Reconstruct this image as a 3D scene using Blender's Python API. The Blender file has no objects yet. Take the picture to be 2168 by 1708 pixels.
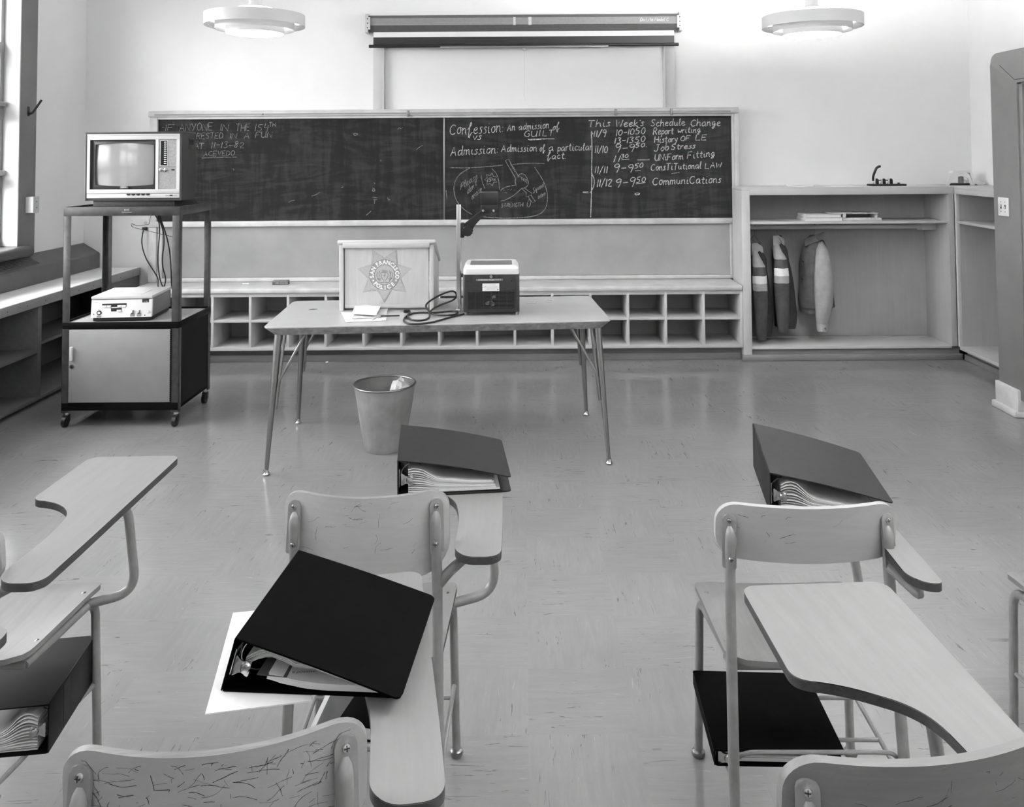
import bpy, bmesh, math, random
from mathutils import Vector, Matrix
from math import sin, cos, pi, radians as R

S = bpy.context.scene
COL = S.collection
rnd = random.Random(7)

# ---------------------------------------------------------------- camera, sky, lamps of the sky, exposure
EYE = 1.62
FPX = 1800.0
PITCH, ROLL = R(2.3), R(0.38)
PPX, PPY = 1110.0, 326.0 - FPX * math.tan(PITCH)
c_, s_ = cos(PITCH), sin(PITCH)
_r, _f, _u = Vector((1, 0, 0)), Vector((0, c_, s_)), Vector((0, -s_, c_))
c_, s_ = cos(ROLL), sin(ROLL)
RT, UP, FW = c_ * _r - s_ * _u, c_ * _u + s_ * _r, _f
cam = bpy.data.cameras.new('camera')
cam.sensor_fit = 'HORIZONTAL'
cam.sensor_width = 36.0
cam.lens = 36.0 * FPX / 2168.0
cam.shift_x = (1084.0 - PPX) / 2168.0
cam.shift_y = (PPY - 854.0) / 2168.0
cam.clip_start = 0.02
co = bpy.data.objects.new('camera', cam)
COL.objects.link(co)
m = Matrix.Identity(4)
for i in range(3):
    m[i][0], m[i][1], m[i][2] = RT[i], UP[i], -FW[i]
m[2][3] = EYE
co.matrix_world = m
S.camera = co

S.view_settings.view_transform = 'Standard'
S.view_settings.look = 'None'
S.view_settings.gamma = 1.0
S.view_settings.use_curve_mapping = False
S.view_settings.exposure = 0.90

SKY = 32.0
w = bpy.data.worlds.new('overcast_sky')
S.world = w
w.use_nodes = True
bg = w.node_tree.nodes['Background']
bg.inputs[1].default_value = SKY
_tc = w.node_tree.nodes.new('ShaderNodeTexCoord')
_sx = w.node_tree.nodes.new('ShaderNodeSeparateXYZ')
_rp = w.node_tree.nodes.new('ShaderNodeValToRGB')      # dull ground, overcast sky brighter towards the zenith
_mr = w.node_tree.nodes.new('ShaderNodeMapRange')
_mr.inputs[1].default_value = -1.0
_mr.inputs[2].default_value = 1.0
for _p, _v in ((0.0, 0.12), (0.49, 0.18), (0.52, 0.80), (1.0, 1.0)):
    _e = _rp.color_ramp.elements[0] if _p == 0.0 else (_rp.color_ramp.elements[-1] if _p == 1.0 else _rp.color_ramp.elements.new(_p))
    _e.position, _e.color = _p, (_v, _v, _v, 1)
w.node_tree.links.new(_tc.outputs['Generated'], _sx.inputs[0])
w.node_tree.links.new(_sx.outputs['Z'], _mr.inputs[0])
w.node_tree.links.new(_mr.outputs[0], _rp.inputs[0])
w.node_tree.links.new(_rp.outputs[0], bg.inputs[0])


def light(name, kind, loc, energy, size=0.1, rot=None, size_y=None, portal=False):
    l = bpy.data.lights.new(name, kind)
    l.energy = energy
    if kind == 'AREA':
        l.shape = 'RECTANGLE' if size_y else 'DISK'
        l.size = size
        if size_y:
            l.size_y = size_y
        if portal:
            l.cycles.is_portal = True
    elif kind == 'POINT':
        l.shadow_soft_size = size
    o = bpy.data.objects.new(name, l)
    o.location = loc
    if rot:
        o.rotation_euler = rot
    COL.objects.link(o)
    return o


# windows along the left wall: (y0, y1), sill to head
WINS = [(3.55, 6.10), (0.95, 3.30)]
WZ0, WZ1 = 0.985, 3.02
for (a, b) in WINS:
    light('window_daylight', 'AREA', (-3.76, (a + b) / 2, (WZ0 + WZ1) / 2), 1.0, b - a, (0, R(-90), 0), WZ1 - WZ0, portal=True)
# unseen fill lights without fixtures, added to brighten chairs and walls
UPLIGHT, DOWNLIGHT = 68.0, 9.0
for (x, y, k) in ((-1.59, 1.4, 0.25), (1.71, 1.4, 1.3), (-1.59, -2.0, 0.15), (1.71, -2.0, 0.2)):
    light('added_fill_uplight', 'AREA', (x, y, 2.50), UPLIGHT * k, 0.45, (pi, 0, 0))
    light('added_fill_light', 'POINT', (x, y, 2.40), DOWNLIGHT * k, 0.2)


# ---------------------------------------------------------------- helpers
def lin(v):
    return v / 12.92 if v <= 0.04045 else ((v + 0.055) / 1.055) ** 2.4


def grey(v):
    l = lin(v)
    return (l, l, l, 1.0)


class MB:
    """collects shapes; build() links them as ONE mesh object"""

    def __init__(self):
        self.v, self.f, self.m = [], [], []
        self.T = None

    def add(self, vs, fs, mat=0):
        n = len(self.v)
        if self.T is not None:
            vs = [self.T @ Vector(p) for p in vs]
        self.v += [tuple(p) for p in vs]
        self.f += [tuple(i + n for i in q) for q in fs]
        self.m += [mat] * len(fs) if isinstance(mat, int) else list(mat)
        return self

    def bm(self, b, mat=0):
        b.verts.index_update()
        vs = [v.co.copy() for v in b.verts]
        fs = [[v.index for v in q.verts] for q in b.faces]
        ms = [q.material_index for q in b.faces] if mat is None else mat
        b.free()
        return self.add(vs, fs, ms)

    def box(self, x0, x1, y0, y1, z0, z1, bev=0.0, mat=0, seg=2):
        x0, x1 = min(x0, x1), max(x0, x1)
        y0, y1 = min(y0, y1), max(y0, y1)
        z0, z1 = min(z0, z1), max(z0, z1)
        if bev <= 0:
            vs = [(x, y, z) for z in (z0, z1) for y in (y0, y1) for x in (x0, x1)]
            fs = [(0, 2, 3, 1), (4, 5, 7, 6), (0, 1, 5, 4), (2, 6, 7, 3), (0, 4, 6, 2), (1, 3, 7, 5)]
            return self.add(vs, fs, mat)
        b = bmesh.new()
        bmesh.ops.create_cube(b, size=1.0)
        for v in b.verts:
            v.co = Vector(((x0 + x1) / 2 + v.co.x * (x1 - x0), (y0 + y1) / 2 + v.co.y * (y1 - y0), (z0 + z1) / 2 + v.co.z * (z1 - z0)))
        bev = min(bev, 0.49 * min(x1 - x0, y1 - y0, z1 - z0))
        bmesh.ops.bevel(b, geom=b.edges[:], offset=bev, segments=seg, affect='EDGES', profile=0.5)
        return self.bm(b, mat)

    def tube(self, pts, r, n=12, mat=0, cap=True, r1=None):
        pts = [Vector(p) for p in pts]
        rs = [r] * len(pts) if not isinstance(r, (list, tuple)) else list(r)
        if r1 is not None:
            rs = [r + (r1 - r) * i / (len(pts) - 1) for i in range(len(pts))]
        vs, fs = [], []
        t = (pts[1] - pts[0]).normalized()
        a = Vector((0, 0, 1)) if abs(t.z) < 0.9 else Vector((1, 0, 0))
        nrm = (a - t * a.dot(t)).normalized()
        for i, p in enumerate(pts):
            if i == 0:
                t = (pts[1] - pts[0]).normalized()
            elif i == len(pts) - 1:
                t = (pts[-1] - pts[-2]).normalized()
            else:
                t = ((pts[i + 1] - p).normalized() + (p - pts[i - 1]).normalized())
                t = t.normalized() if t.length > 1e-6 else (pts[i + 1] - p).normalized()
            nrm = nrm - t * nrm.dot(t)
            nrm = nrm.normalized() if nrm.length > 1e-6 else t.orthogonal().normalized()
            bn = t.cross(nrm)
            for k in range(n):
                a = 2 * pi * k / n
                vs.append(p + nrm * (cos(a) * rs[i]) + bn * (sin(a) * rs[i]))
        for i in range(len(pts) - 1):
            for k in range(n):
                k2 = (k + 1) % n
                fs.append((i * n + k, i * n + k2, (i + 1) * n + k2, (i + 1) * n + k))
        if cap:
            fs.append(tuple(range(n - 1, -1, -1)))
            fs.append(tuple((len(pts) - 1) * n + k for k in range(n)))
        return self.add(vs, fs, mat)

    def cyl(self, p0, p1, r, n=20, mat=0, r1=None):
        return self.tube([p0, p1], r, n, mat, True, r1)

    def lathe(self, prof, c=(0, 0, 0), n=32, mat=0, closed=False, wob=None):
        """prof: (radius, z) pairs round a vertical axis at c"""
        vs, fs = [], []
        for (r, z) in prof:
            for k in range(n):
                a = 2 * pi * k / n
                rr = r * (1 + (wob(a, z) if wob else 0))
                vs.append((c[0] + rr * cos(a), c[1] + rr * sin(a), c[2] + z))
        m_ = len(prof)
        for i in range(m_ if closed else m_ - 1):
            j = (i + 1) % m_
            for k in range(n):
                k2 = (k + 1) % n
                fs.append((i * n + k, i * n + k2, j * n + k2, j * n + k))
        if not closed:
            if prof[0][0] > 1e-5:
                fs.append(tuple(range(n - 1, -1, -1)))
            if prof[-1][0] > 1e-5:
                fs.append(tuple((m_ - 1) * n + k for k in range(n)))
        return self.add(vs, fs, mat)

    def prism(self, poly, z0, z1, bev=0.0, mat=0, side=None, seg=2):
        """poly in x,y extruded in z; side = material of the side faces"""
        b = bmesh.new()
        area = sum(poly[i][0] * poly[(i + 1) % len(poly)][1] - poly[(i + 1) % len(poly)][0] * poly[i][1] for i in range(len(poly)))
        if area < 0:
            poly = poly[::-1]
        lo = [b.verts.new((x, y, z0)) for x, y in poly]
        hi = [b.verts.new((x, y, z1)) for x, y in poly]
        f0 = b.faces.new(lo[::-1])
        f1 = b.faces.new(hi)
        n = len(poly)
        sd = mat if side is None else side
        for q in (f0, f1):
            q.material_index = mat
        for i in range(n):
            q = b.faces.new((lo[i], lo[(i + 1) % n], hi[(i + 1) % n], hi[i]))
            q.material_index = sd
        if bev > 0:
            es = [e for q in (f0, f1) for e in q.edges]
            bmesh.ops.bevel(b, geom=es, offset=bev, segments=seg, affect='EDGES', profile=0.5)
        return self.bm(b, None)

    def sheet(self, ss, lo, hi, fn, off, nt=8, mat=0, mat2=None):
        """a curved plate: columns at ss between lo(s) and hi(s); fn(s,t) -> point; off(s,t) -> thickness vector"""
        ns = len(ss)
        A, B = [], []
        for s in ss:
            l, h = lo(s), hi(s)
            for j in range(nt + 1):
                t = l + (h - l) * j / nt
                p = Vector(fn(s, t))
                A.append(p)
                B.append(p + Vector(off(s, t)))
        k = nt + 1
        N = len(A)
        fs, ms = [], []
        m2 = mat if mat2 is None else mat2
        for i in range(ns - 1):
            for j in range(nt):
                a, b_, c, d = i * k + j, i * k + j + 1, (i + 1) * k + j + 1, (i + 1) * k + j
                fs.append((a, b_, c, d)); ms.append(mat)
                fs.append((N + a, N + d, N + c, N + b_)); ms.append(mat)
        for i in range(ns - 1):
            a, d = i * k, (i + 1) * k
            fs.append((a, d, N + d, N + a)); ms.append(m2)
            a, d = i * k + nt, (i + 1) * k + nt
            fs.append((a, N + a, N + d, d)); ms.append(m2)
        for j in range(nt):
            a, b_ = j, j + 1
            fs.append((a, N + a, N + b_, b_)); ms.append(m2)
            a, b_ = (ns - 1) * k + j, (ns - 1) * k + j + 1
            fs.append((a, b_, N + b_, N + a)); ms.append(m2)
        return self.add(A + B, fs, ms)

    def ribbon(self, pts, wd, nrm, mat=0, jit=0.0):
        """a flat stroke of width wd lying in the plane with normal nrm"""
        pts = [Vector(p) for p in pts]
        if len(pts) < 2:
            return self
        nrm = Vector(nrm)
        vs, fs = [], []
        for i, p in enumerate(pts):
            t = pts[min(i + 1, len(pts) - 1)] - pts[max(i - 1, 0)]
            if t.length < 1e-9:
                t = Vector((1, 0, 0))
            sd = t.normalized().cross(nrm) * (wd / 2 * (1 + jit * (rnd.random() - 0.5)))
            vs += [p + sd, p - sd]
        for i in range(len(pts) - 1):
            fs.append((2 * i, 2 * i + 1, 2 * i + 3, 2 * i + 2))
        return self.add(vs, fs, mat)

    def loft(self, rings, mat=0, cap=True):
        n = len(rings[0])
        vs = [p for q in rings for p in q]
        fs = []
        for i in range(len(rings) - 1):
            for k in range(n):
                k2 = (k + 1) % n
                fs.append((i * n + k, i * n + k2, (i + 1) * n + k2, (i + 1) * n + k))
        ms = [mat] * len(fs) if isinstance(mat, int) else [mat[i] for i in range(len(rings) - 1) for k in range(n)]
        if cap:
            fs.append(tuple(range(n - 1, -1, -1)))
            fs.append(tuple((len(rings) - 1) * n + k for k in range(n)))
            ms += [ms[0], ms[-1]]
        return self.add(vs, fs, ms)

    def text(self, s, size, mt, mat=0, ext=0.0, align='CENTER', squash=1.0, bold=0.0):
        cu = bpy.data.curves.new('t', 'FONT')
        cu.body = s
        cu.size = size
        cu.extrude = ext
        cu.offset = bold
        cu.align_x = align
        cu.align_y = 'CENTER'
        o = bpy.data.objects.new('t', cu)
        me = bpy.data.meshes.new_from_object(o)
        vs = [mt @ Vector((v.co.x * squash, v.co.y, v.co.z)) for v in me.vertices]
        fs = [list(p.vertices) for p in me.polygons]
        self.add(vs, fs, mat)
        bpy.data.objects.remove(o)
        bpy.data.curves.remove(cu)
        bpy.data.meshes.remove(me)
        return self

    def build(self, name, mats, parent=None, smooth=38, loc=None):
        me = bpy.data.meshes.new(name)
        me.from_pydata(self.v, [], self.f)
        if not isinstance(mats, (list, tuple)):
            mats = [mats]
        for q in mats:
            me.materials.append(q)
        for p, i in zip(me.polygons, self.m):
            p.material_index = i
        if smooth:
            for p in me.polygons:
                p.use_smooth = True
            me.set_sharp_from_angle(angle=R(smooth))
        me.update()
        o = bpy.data.objects.new(name, me)
        COL.objects.link(o)
        if parent is not None:
            o.parent = parent
        if loc is not None:
            o.location = loc
        return o


def fillet(pts, r, seg=6):
    """round the corners of an open 3D polyline"""
    pts = [Vector(p) for p in pts]
    out = [pts[0]]
    for i in range(1, len(pts) - 1):
        a, p, b = pts[i - 1], pts[i], pts[i + 1]
        rr = r[i - 1] if isinstance(r, (list, tuple)) else r
        da, db = (a - p), (b - p)
        l = min(rr, da.length * 0.49, db.length * 0.49)
        p0, p1 = p + da.normalized() * l, p + db.normalized() * l
        for k in range(seg + 1):
            t = k / seg
            out.append(p0 * (1 - t) ** 2 + p * 2 * t * (1 - t) + p1 * t * t)
    out.append(pts[-1])
    return out


def rpoly(pts, seg=6):
    """closed 2D polygon with rounded corners: (x, y, radius)"""
    out = []
    n = len(pts)
    for i in range(n):
        a, p, b = pts[i - 1], pts[i], pts[(i + 1) % n]
        P = Vector((p[0], p[1]))
        da, db = Vector((a[0], a[1])) - P, Vector((b[0], b[1])) - P
        r_ = min(p[2], da.length * 0.49, db.length * 0.49)
        if r_ < 1e-6:
            out.append((P.x, P.y))
            continue
        p0, p1 = P + da.normalized() * r_, P + db.normalized() * r_
        for k in range(seg + 1):
            t = k / seg
            q = p0 * (1 - t) ** 2 + P * 2 * t * (1 - t) + p1 * t * t
            out.append((q.x, q.y))
    return out


def smooth_line(pts, it=2):
    pts = [Vector(p) for p in pts]
    for _ in range(it):
        if len(pts) < 3:
            return pts
        q = [pts[0]]
        for a, b in zip(pts, pts[1:]):
            q += [a * 0.75 + b * 0.25, a * 0.25 + b * 0.75]
        q.append(pts[-1])
        pts = q
    return pts


def thing(name, label, cat, loc=(0, 0, 0), rz=0.0, group=None):
    o = bpy.data.objects.new(name, None)
    o.empty_display_size = 0.1
    COL.objects.link(o)
    o.location = loc
    o.rotation_euler = (0, 0, rz)
    return tag(o, label, cat, group)


def tag(o, label, cat, group=None):
    o['label'] = label
    o['category'] = cat
    if group:
        o['group'] = group
    return o


def struct(o):
    o['kind'] = 'structure'
    return o


# ---------------------------------------------------------------- materials (a black-and-white place: every colour is a grey)
def newmat(name, v, rough=0.6, metal=0.0, spec=0.5):
    mt = bpy.data.materials.new(name)
    mt.use_nodes = True
    b = mt.node_tree.nodes['Principled BSDF']
    b.inputs['Base Color'].default_value = grey(v)
    b.inputs['Roughness'].default_value = rough
    b.inputs['Metallic'].default_value = metal
    b.inputs['Specular IOR Level'].default_value = spec
    return mt


def N(mt, t, **kw):
    n = mt.node_tree.nodes.new(t)
    for k, v in kw.items():
        setattr(n, k, v)
    return n


def L(mt, a, b):
    mt.node_tree.links.new(a, b)


def coords(mt, scale=(1, 1, 1), rot=(0, 0, 0)):
    tc = N(mt, 'ShaderNodeTexCoord')
    mp = N(mt, 'ShaderNodeMapping')
    mp.inputs['Scale'].default_value = scale
    mp.inputs['Rotation'].default_value = rot
    L(mt, tc.outputs['Object'], mp.inputs['Vector'])
    return mp.outputs['Vector']


def noise(mt, vec, scale, detail=4.0, rough=0.55, dist=0.0):
    n = N(mt, 'ShaderNodeTexNoise')
    n.inputs['Scale'].default_value = scale
    n.inputs['Detail'].default_value = detail
    n.inputs['Roughness'].default_value = rough
    n.inputs['Distortion'].default_value = dist
    if vec is not None:
        L(mt, vec, n.inputs['Vector'])
    return n.outputs['Fac']


def ramp(mt, fac, stops):
    r = N(mt, 'ShaderNodeValToRGB')
    el = r.color_ramp.elements
    while len(el) < len(stops):
        el.new(0.5)
    for e, (p, v) in zip(el, stops):
        e.position = p
        e.color = grey(v)
    L(mt, fac, r.inputs['Fac'])
    return r.outputs['Color']


def mixc(mt, fac, a, b, mode='MIX'):
    n = N(mt, 'ShaderNodeMix', data_type='RGBA', blend_type=mode)
    if isinstance(fac, (int, float)):
        n.inputs[0].default_value = fac
    else:
        L(mt, fac, n.inputs[0])
    for s, q in ((6, a), (7, b)):
        if isinstance(q, tuple):
            n.inputs[s].default_value = q
        else:
            L(mt, q, n.inputs[s])
    return n.outputs[2]


def math_(mt, op, a, b=0.0, c=None):
    n = N(mt, 'ShaderNodeMath', operation=op)
    for i, q in enumerate((a, b) if c is None else (a, b, c)):
        if isinstance(q, (int, float)):
            n.inputs[i].default_value = q
        else:
            L(mt, q, n.inputs[i])
    return n.outputs[0]


def scal(mt, fac, a, b):
    n = N(mt, 'ShaderNodeMapRange')
    n.inputs[1].default_value, n.inputs[2].default_value = 0.3, 0.7
    n.inputs[3].default_value, n.inputs[4].default_value = a, b
    L(mt, fac, n.inputs[0])
    return n.outputs[0]


def bsdf(mt):
    return mt.node_tree.nodes['Principled BSDF']


def bump(mt, fac, strength=0.1, dist=0.002):
    b = N(mt, 'ShaderNodeBump')
    b.inputs['Strength'].default_value = strength
    b.inputs['Distance'].default_value = dist
    L(mt, fac, b.inputs['Height'])
    L(mt, b.outputs['Normal'], bsdf(mt).inputs['Normal'])


def paint(name, v, rough=0.6, var=0.04, sc=6.0, bmp=0.0, metal=0.0, spec=0.5):
    mt = newmat(name, v, rough, metal, spec)
    vec = coords(mt)
    n1 = noise(mt, vec, sc, 5)
    L(mt, ramp(mt, n1, [(0.3, max(0, v - var)), (0.7, min(1, v + var))]), bsdf(mt).inputs['Base Color'])
    if bmp:
        bump(mt, noise(mt, vec, 350.0, 2), bmp, 0.001)
    return mt


def wood(name, v, axis='X', var=0.06, rough=0.45, grain=1.0, specks=0.0, bmp=0.03, spec=0.35):
    """veneer with grain running along an axis, plus small dents and stains"""
    mt = newmat(name, v, rough, 0.0, spec)
    sc = {'X': (1.2, 14, 14), 'Y': (14, 1.2, 14), 'Z': (14, 14, 1.2)}[axis]
    vec = coords(mt, tuple(q * grain for q in sc))
    n1 = noise(mt, vec, 2.2, 6, 0.6, 0.8)
    n2 = noise(mt, vec, 9.0, 3, 0.6, 0.2)
    f = math_(mt, 'ADD', math_(mt, 'MULTIPLY', n1, 0.7), math_(mt, 'MULTIPLY', n2, 0.3))
    col = ramp(mt, f, [(0.25, max(0, v - var)), (0.5, v), (0.75, min(1, v + var))])
    vec2 = coords(mt)
    st = noise(mt, vec2, 3.0, 4)
    col = mixc(mt, 0.35, col, ramp(mt, st, [(0.3, max(0, v - 1.6 * var)), (0.7, min(1, v + var))]))
    if specks:
        vec3 = coords(mt, tuple(q * 3.0 for q in sc))
        sp = noise(mt, vec3, 9.0, 2, 0.6)
        mask = ramp(mt, sp, [(0.68, 0.0), (0.80, 1.0)])
        col = mixc(mt, math_(mt, 'MULTIPLY', mask, specks), col, grey(v * 0.45))
    L(mt, col, bsdf(mt).inputs['Base Color'])
    L(mt, scal(mt, st, rough * 0.9, min(1.0, rough * 1.25)), bsdf(mt).inputs['Roughness'])
    if bmp:
        bump(mt, n2, bmp, 0.001)
    return mt


def emis(name, v, strength):
    mt = newmat(name, v)
    b = bsdf(mt)
    b.inputs['Emission Color'].default_value = grey(v)
    b.inputs['Emission Strength'].default_value = strength
    return mt


def floor_mat():
    mt = newmat('marbled_vinyl_tile', 0.55, 0.3)
    T = 0.305
    tc = N(mt, 'ShaderNodeTexCoord').outputs['Object']
    ck = N(mt, 'ShaderNodeTexChecker')
    ck.inputs['Scale'].default_value = 1.0 / T
    ck.inputs['Color1'].default_value = (1, 1, 1, 1)
    ck.inputs['Color2'].default_value = (0, 0, 0, 1)
    L(mt, tc, ck.inputs['Vector'])
    # per-tile value
    sn = N(mt, 'ShaderNodeVectorMath', operation='DIVIDE')
    sn.inputs[1].default_value = (T, T, 50.0)
    L(mt, tc, sn.inputs[0])
    fl = N(mt, 'ShaderNodeVectorMath', operation='FLOOR')
    L(mt, sn.outputs[0], fl.inputs[0])
    wn = N(mt, 'ShaderNodeTexWhiteNoise', noise_dimensions='3D')
    L(mt, fl.outputs[0], wn.inputs['Vector'])

    def streaks(scx, scy):
        mp = N(mt, 'ShaderNodeMapping')
        mp.inputs['Scale'].default_value = (scx, scy, 1)
        L(mt, tc, mp.inputs['Vector'])
        ad = N(mt, 'ShaderNodeVectorMath', operation='ADD')
        L(mt, mp.outputs[0], ad.inputs[0])
        L(mt, wn.outputs['Color'], ad.inputs[1])
        a = noise(mt, ad.outputs[0], 5.0, 5, 0.62, 0.6)
        d = noise(mt, ad.outputs[0], 6.0, 3, 0.75, 0.9)
        return a, d
    a1, d1 = streaks(1.3, 11)
    a2, d2 = streaks(11, 1.3)
    fa = mixc(mt, ck.outputs['Fac'], a1, a2)
    fd = mixc(mt, ck.outputs['Fac'], d1, d2)
    base = ramp(mt, fa, [(0.2, 0.475), (0.5, 0.505), (0.8, 0.535)])
    tv = ramp(mt, wn.outputs['Value'], [(0.0, 0.95), (1.0, 1.0)])
    base = mixc(mt, 0.5, base, tv, 'MULTIPLY')
    clu = ramp(mt, noise(mt, tc, 3.1, 3, 0.6), [(0.44, 0.0), (0.56, 1.0)])
    dark = math_(mt, 'MULTIPLY', ramp(mt, fd, [(0.635, 0.0), (0.66, 1.0)]), clu)
    base = mixc(mt, math_(mt, 'MULTIPLY', dark, 0.85), base, grey(0.20))
    lite = ramp(mt, fd, [(0.30, 1.0), (0.34, 0.0)])
    base = mixc(mt, math_(mt, 'MULTIPLY', lite, 0.3), base, grey(0.68))
    # wear
    we = noise(mt, tc, 1.1, 5, 0.6)
    base = mixc(mt, 0.25, base, ramp(mt, we, [(0.35, 0.5), (0.65, 0.62)]))
    L(mt, base, bsdf(mt).inputs['Base Color'])
    L(mt, scal(mt, noise(mt, tc, 6.0, 4), 0.13, 0.19), bsdf(mt).inputs['Roughness'])
    bump(mt, noise(mt, tc, 24.0, 4), 0.04, 0.002)
    return mt


def board_mat():
    mt = newmat('slate_with_chalk_dust', 0.22, 0.75, 0, 0.3)
    v1 = coords(mt)
    wv = noise(mt, coords(mt, (0.9, 1, 4.2), (0, R(14), 0)), 1.5, 3, 0.55, 3.2)
    st = noise(mt, coords(mt, (5.0, 1, 0.8), (0, R(12), 0)), 1.6, 4, 0.6, 1.6)
    sp = noise(mt, v1, 60.0, 3, 0.7)
    f = math_(mt, 'ADD', math_(mt, 'MULTIPLY', wv, 0.5), math_(mt, 'MULTIPLY', st, 0.5))
    col = ramp(mt, f, [(0.30, 0.08), (0.47, 0.11), (0.55, 0.17), (0.70, 0.23)])
    col = mixc(mt, math_(mt, 'MULTIPLY', ramp(mt, sp, [(0.70, 0.0), (0.76, 1.0)]), 0.35), col, grey(0.55))
    L(mt, col, bsdf(mt).inputs['Base Color'])
    return mt


def chalk_mat(name, v, cover=0.8):
    mt = newmat(name, v, 0.9)
    nt = mt.node_tree
    tr = N(mt, 'ShaderNodeBsdfTransparent')
    mx = N(mt, 'ShaderNodeMixShader')
    f = ramp(mt, noise(mt, coords(mt), 260.0, 3, 0.7), [(0.36, 0.15), (0.56, 1.0)])
    L(mt, math_(mt, 'MULTIPLY', f, cover), mx.inputs[0])
    L(mt, tr.outputs[0], mx.inputs[1])
    L(mt, bsdf(mt).outputs[0], mx.inputs[2])
    L(mt, mx.outputs[0], nt.nodes['Material Output'].inputs['Surface'])
    return mt


def glass_mat(name, tint=1.0, refl=0.08):
    mt = newmat(name, 0.9)
    tr = N(mt, 'ShaderNodeBsdfTransparent')
    tr.inputs[0].default_value = (tint, tint, tint, 1)
    gl = N(mt, 'ShaderNodeBsdfGlossy')
    gl.inputs['Roughness'].default_value = 0.02
    mx = N(mt, 'ShaderNodeMixShader')
    mx.inputs[0].default_value = refl
    L(mt, tr.outputs[0], mx.inputs[1])
    L(mt, gl.outputs[0], mx.inputs[2])
    L(mt, mx.outputs[0], mt.node_tree.nodes['Material Output'].inputs['Surface'])
    return mt


M = {
    'wall': paint('painted_plaster', 0.93, 0.8, 0.012, 2.0, 0.02),
    'ceiling': paint('ceiling_plaster', 0.92, 0.9, 0.01, 2.0),
    'floor': floor_mat(),
    'casing': paint('grey_painted_casing', 0.45, 0.5, 0.02, 4.0),
    'sill': paint('dark_sill_paint', 0.28, 0.45, 0.02, 6.0),
    'reveal': paint('window_reveal_paint', 0.78, 0.35, 0.02, 3.0),
    'sash': paint('sash_paint', 0.55, 0.4, 0.03, 5.0),
    'oak': wood('oiled_birch_x', 0.76, 'X', 0.045, 0.5, 1.0, 0.15),
    'oakz': wood('oiled_birch_z', 0.77, 'Z', 0.045, 0.5, 1.0, 0.15),
    'oaky': wood('oiled_birch_y', 0.73, 'Y', 0.045, 0.5, 1.0, 0.15),
    'dim': wood('shade_toned_bookcase', 0.40, 'Y', 0.04, 0.6, 1.0),  # bookcase wood darkened, putting its interior shade into the colour
    'radiator': paint('radiator_grey_paint', 0.36, 0.5, 0.02, 5.0),
    'fascia': wood('counter_fascia', 0.60, 'Y', 0.05, 0.55, 1.0, 0.2),
    'ply': wood('closet_plywood', 0.66, 'Z', 0.04, 0.6, 0.6, 0.2),
    'kick': wood('kick_board', 0.47, 'X', 0.06, 0.55, 1.0, 0.3),
    'trim': paint('cream_trim_paint', 0.77, 0.5, 0.04, 9.0),
    'board_w': paint('screen_mount_board', 0.80, 0.7, 0.02, 5.0),
    'tack': paint('tackboard_dusty_linoleum', 0.60, 0.85, 0.045, 1.7, 0.05),
    'board': board_mat(),
    'chalk': chalk_mat('chalk_stroke', 0.86, 0.95),
    'chalk_faint': chalk_mat('faint_chalk_stroke', 0.66, 0.75),
    'black': newmat('black_plastic', 0.09, 0.45),
    'blackm': paint('black_crackle_paint', 0.15, 0.5, 0.03, 60.0),
    'void': newmat('dark_void', 0.03, 0.9),
    'steel': newmat('bright_steel', 0.78, 0.25, 1.0),
    'steel_d': newmat('dull_steel', 0.55, 0.4, 1.0),
    'white': paint('white_enamel', 0.9, 0.4, 0.01),
    'lampw': paint('lamp_white_enamel', 0.82, 0.5, 0.01),
    'paper': paint('white_paper', 0.9, 0.8, 0.02, 30.0),
    'paper2': paint('manila_paper', 0.78, 0.8, 0.03, 30.0),
    'cart': paint('cart_hammered_enamel', 0.24, 0.35, 0.04, 25.0, 0.08, 0.0, 0.4),
    'cartbody': paint('cart_black_enamel', 0.06, 0.4, 0.01, 25.0, 0.02, 0.0, 0.08),
    'cartdoor': paint('cart_door_enamel', 0.53, 0.45, 0.015, 8.0, 0.03),
    'table': paint('table_laminate', 0.72, 0.25, 0.012, 4.0),
    'counter': paint('worn_counter_paint', 0.94, 0.5, 0.04, 5.0),
    'tedge': paint('worn_table_edge', 0.55, 0.5, 0.09, 30.0),
    'laminate': wood('tablet_laminate', 0.52, 'Y', 0.025, 0.55, 1.2, 0.0, 0.01, 0.12),
    'plyedge': wood('tablet_plywood_edge', 0.24, 'Y', 0.09, 0.5, 2.5),  # dark ply, with the edge's shading also put into the colour
    'ply_band': wood('backrest_plywood_edge', 0.50, 'X', 0.12, 0.5, 2.5),
    'seat': wood('chair_birch_y', 0.50, 'Y', 0.05, 0.5, 0.9, 0.08),
    'back_a': wood('chair_birch_pale', 0.76, 'X', 0.05, 0.45, 0.9, 0.4),
    'back_d': wood('chair_birch_dark', 0.48, 'X', 0.06, 0.45, 0.9, 0.4),
    'back': wood('chair_birch_x', 0.68, 'X', 0.05, 0.4, 0.9, 0.3),
    'tube': paint('chair_tube_enamel', 0.52, 0.35, 0.03, 30.0),
    'ink': newmat('ballpoint_ink', 0.12, 0.7),
    'binder': paint('black_binder_vinyl', 0.015, 0.7, 0.01, 40.0, 0.08, 0.0, 0.04),
    'binder_s': paint('shiny_black_vinyl', 0.03, 0.38, 0.01, 40.0, 0.05, 0.0, 0.12),
    'binder_g': paint('grey_binder_vinyl', 0.31, 0.5, 0.01, 40.0, 0.08),
    'binder_m': paint('charcoal_binder_vinyl', 0.12, 0.55, 0.012, 40.0, 0.05, 0.0, 0.2),
    'can': paint('galvanised_bin', 0.52, 0.45, 0.06, 7.0),
}
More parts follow.
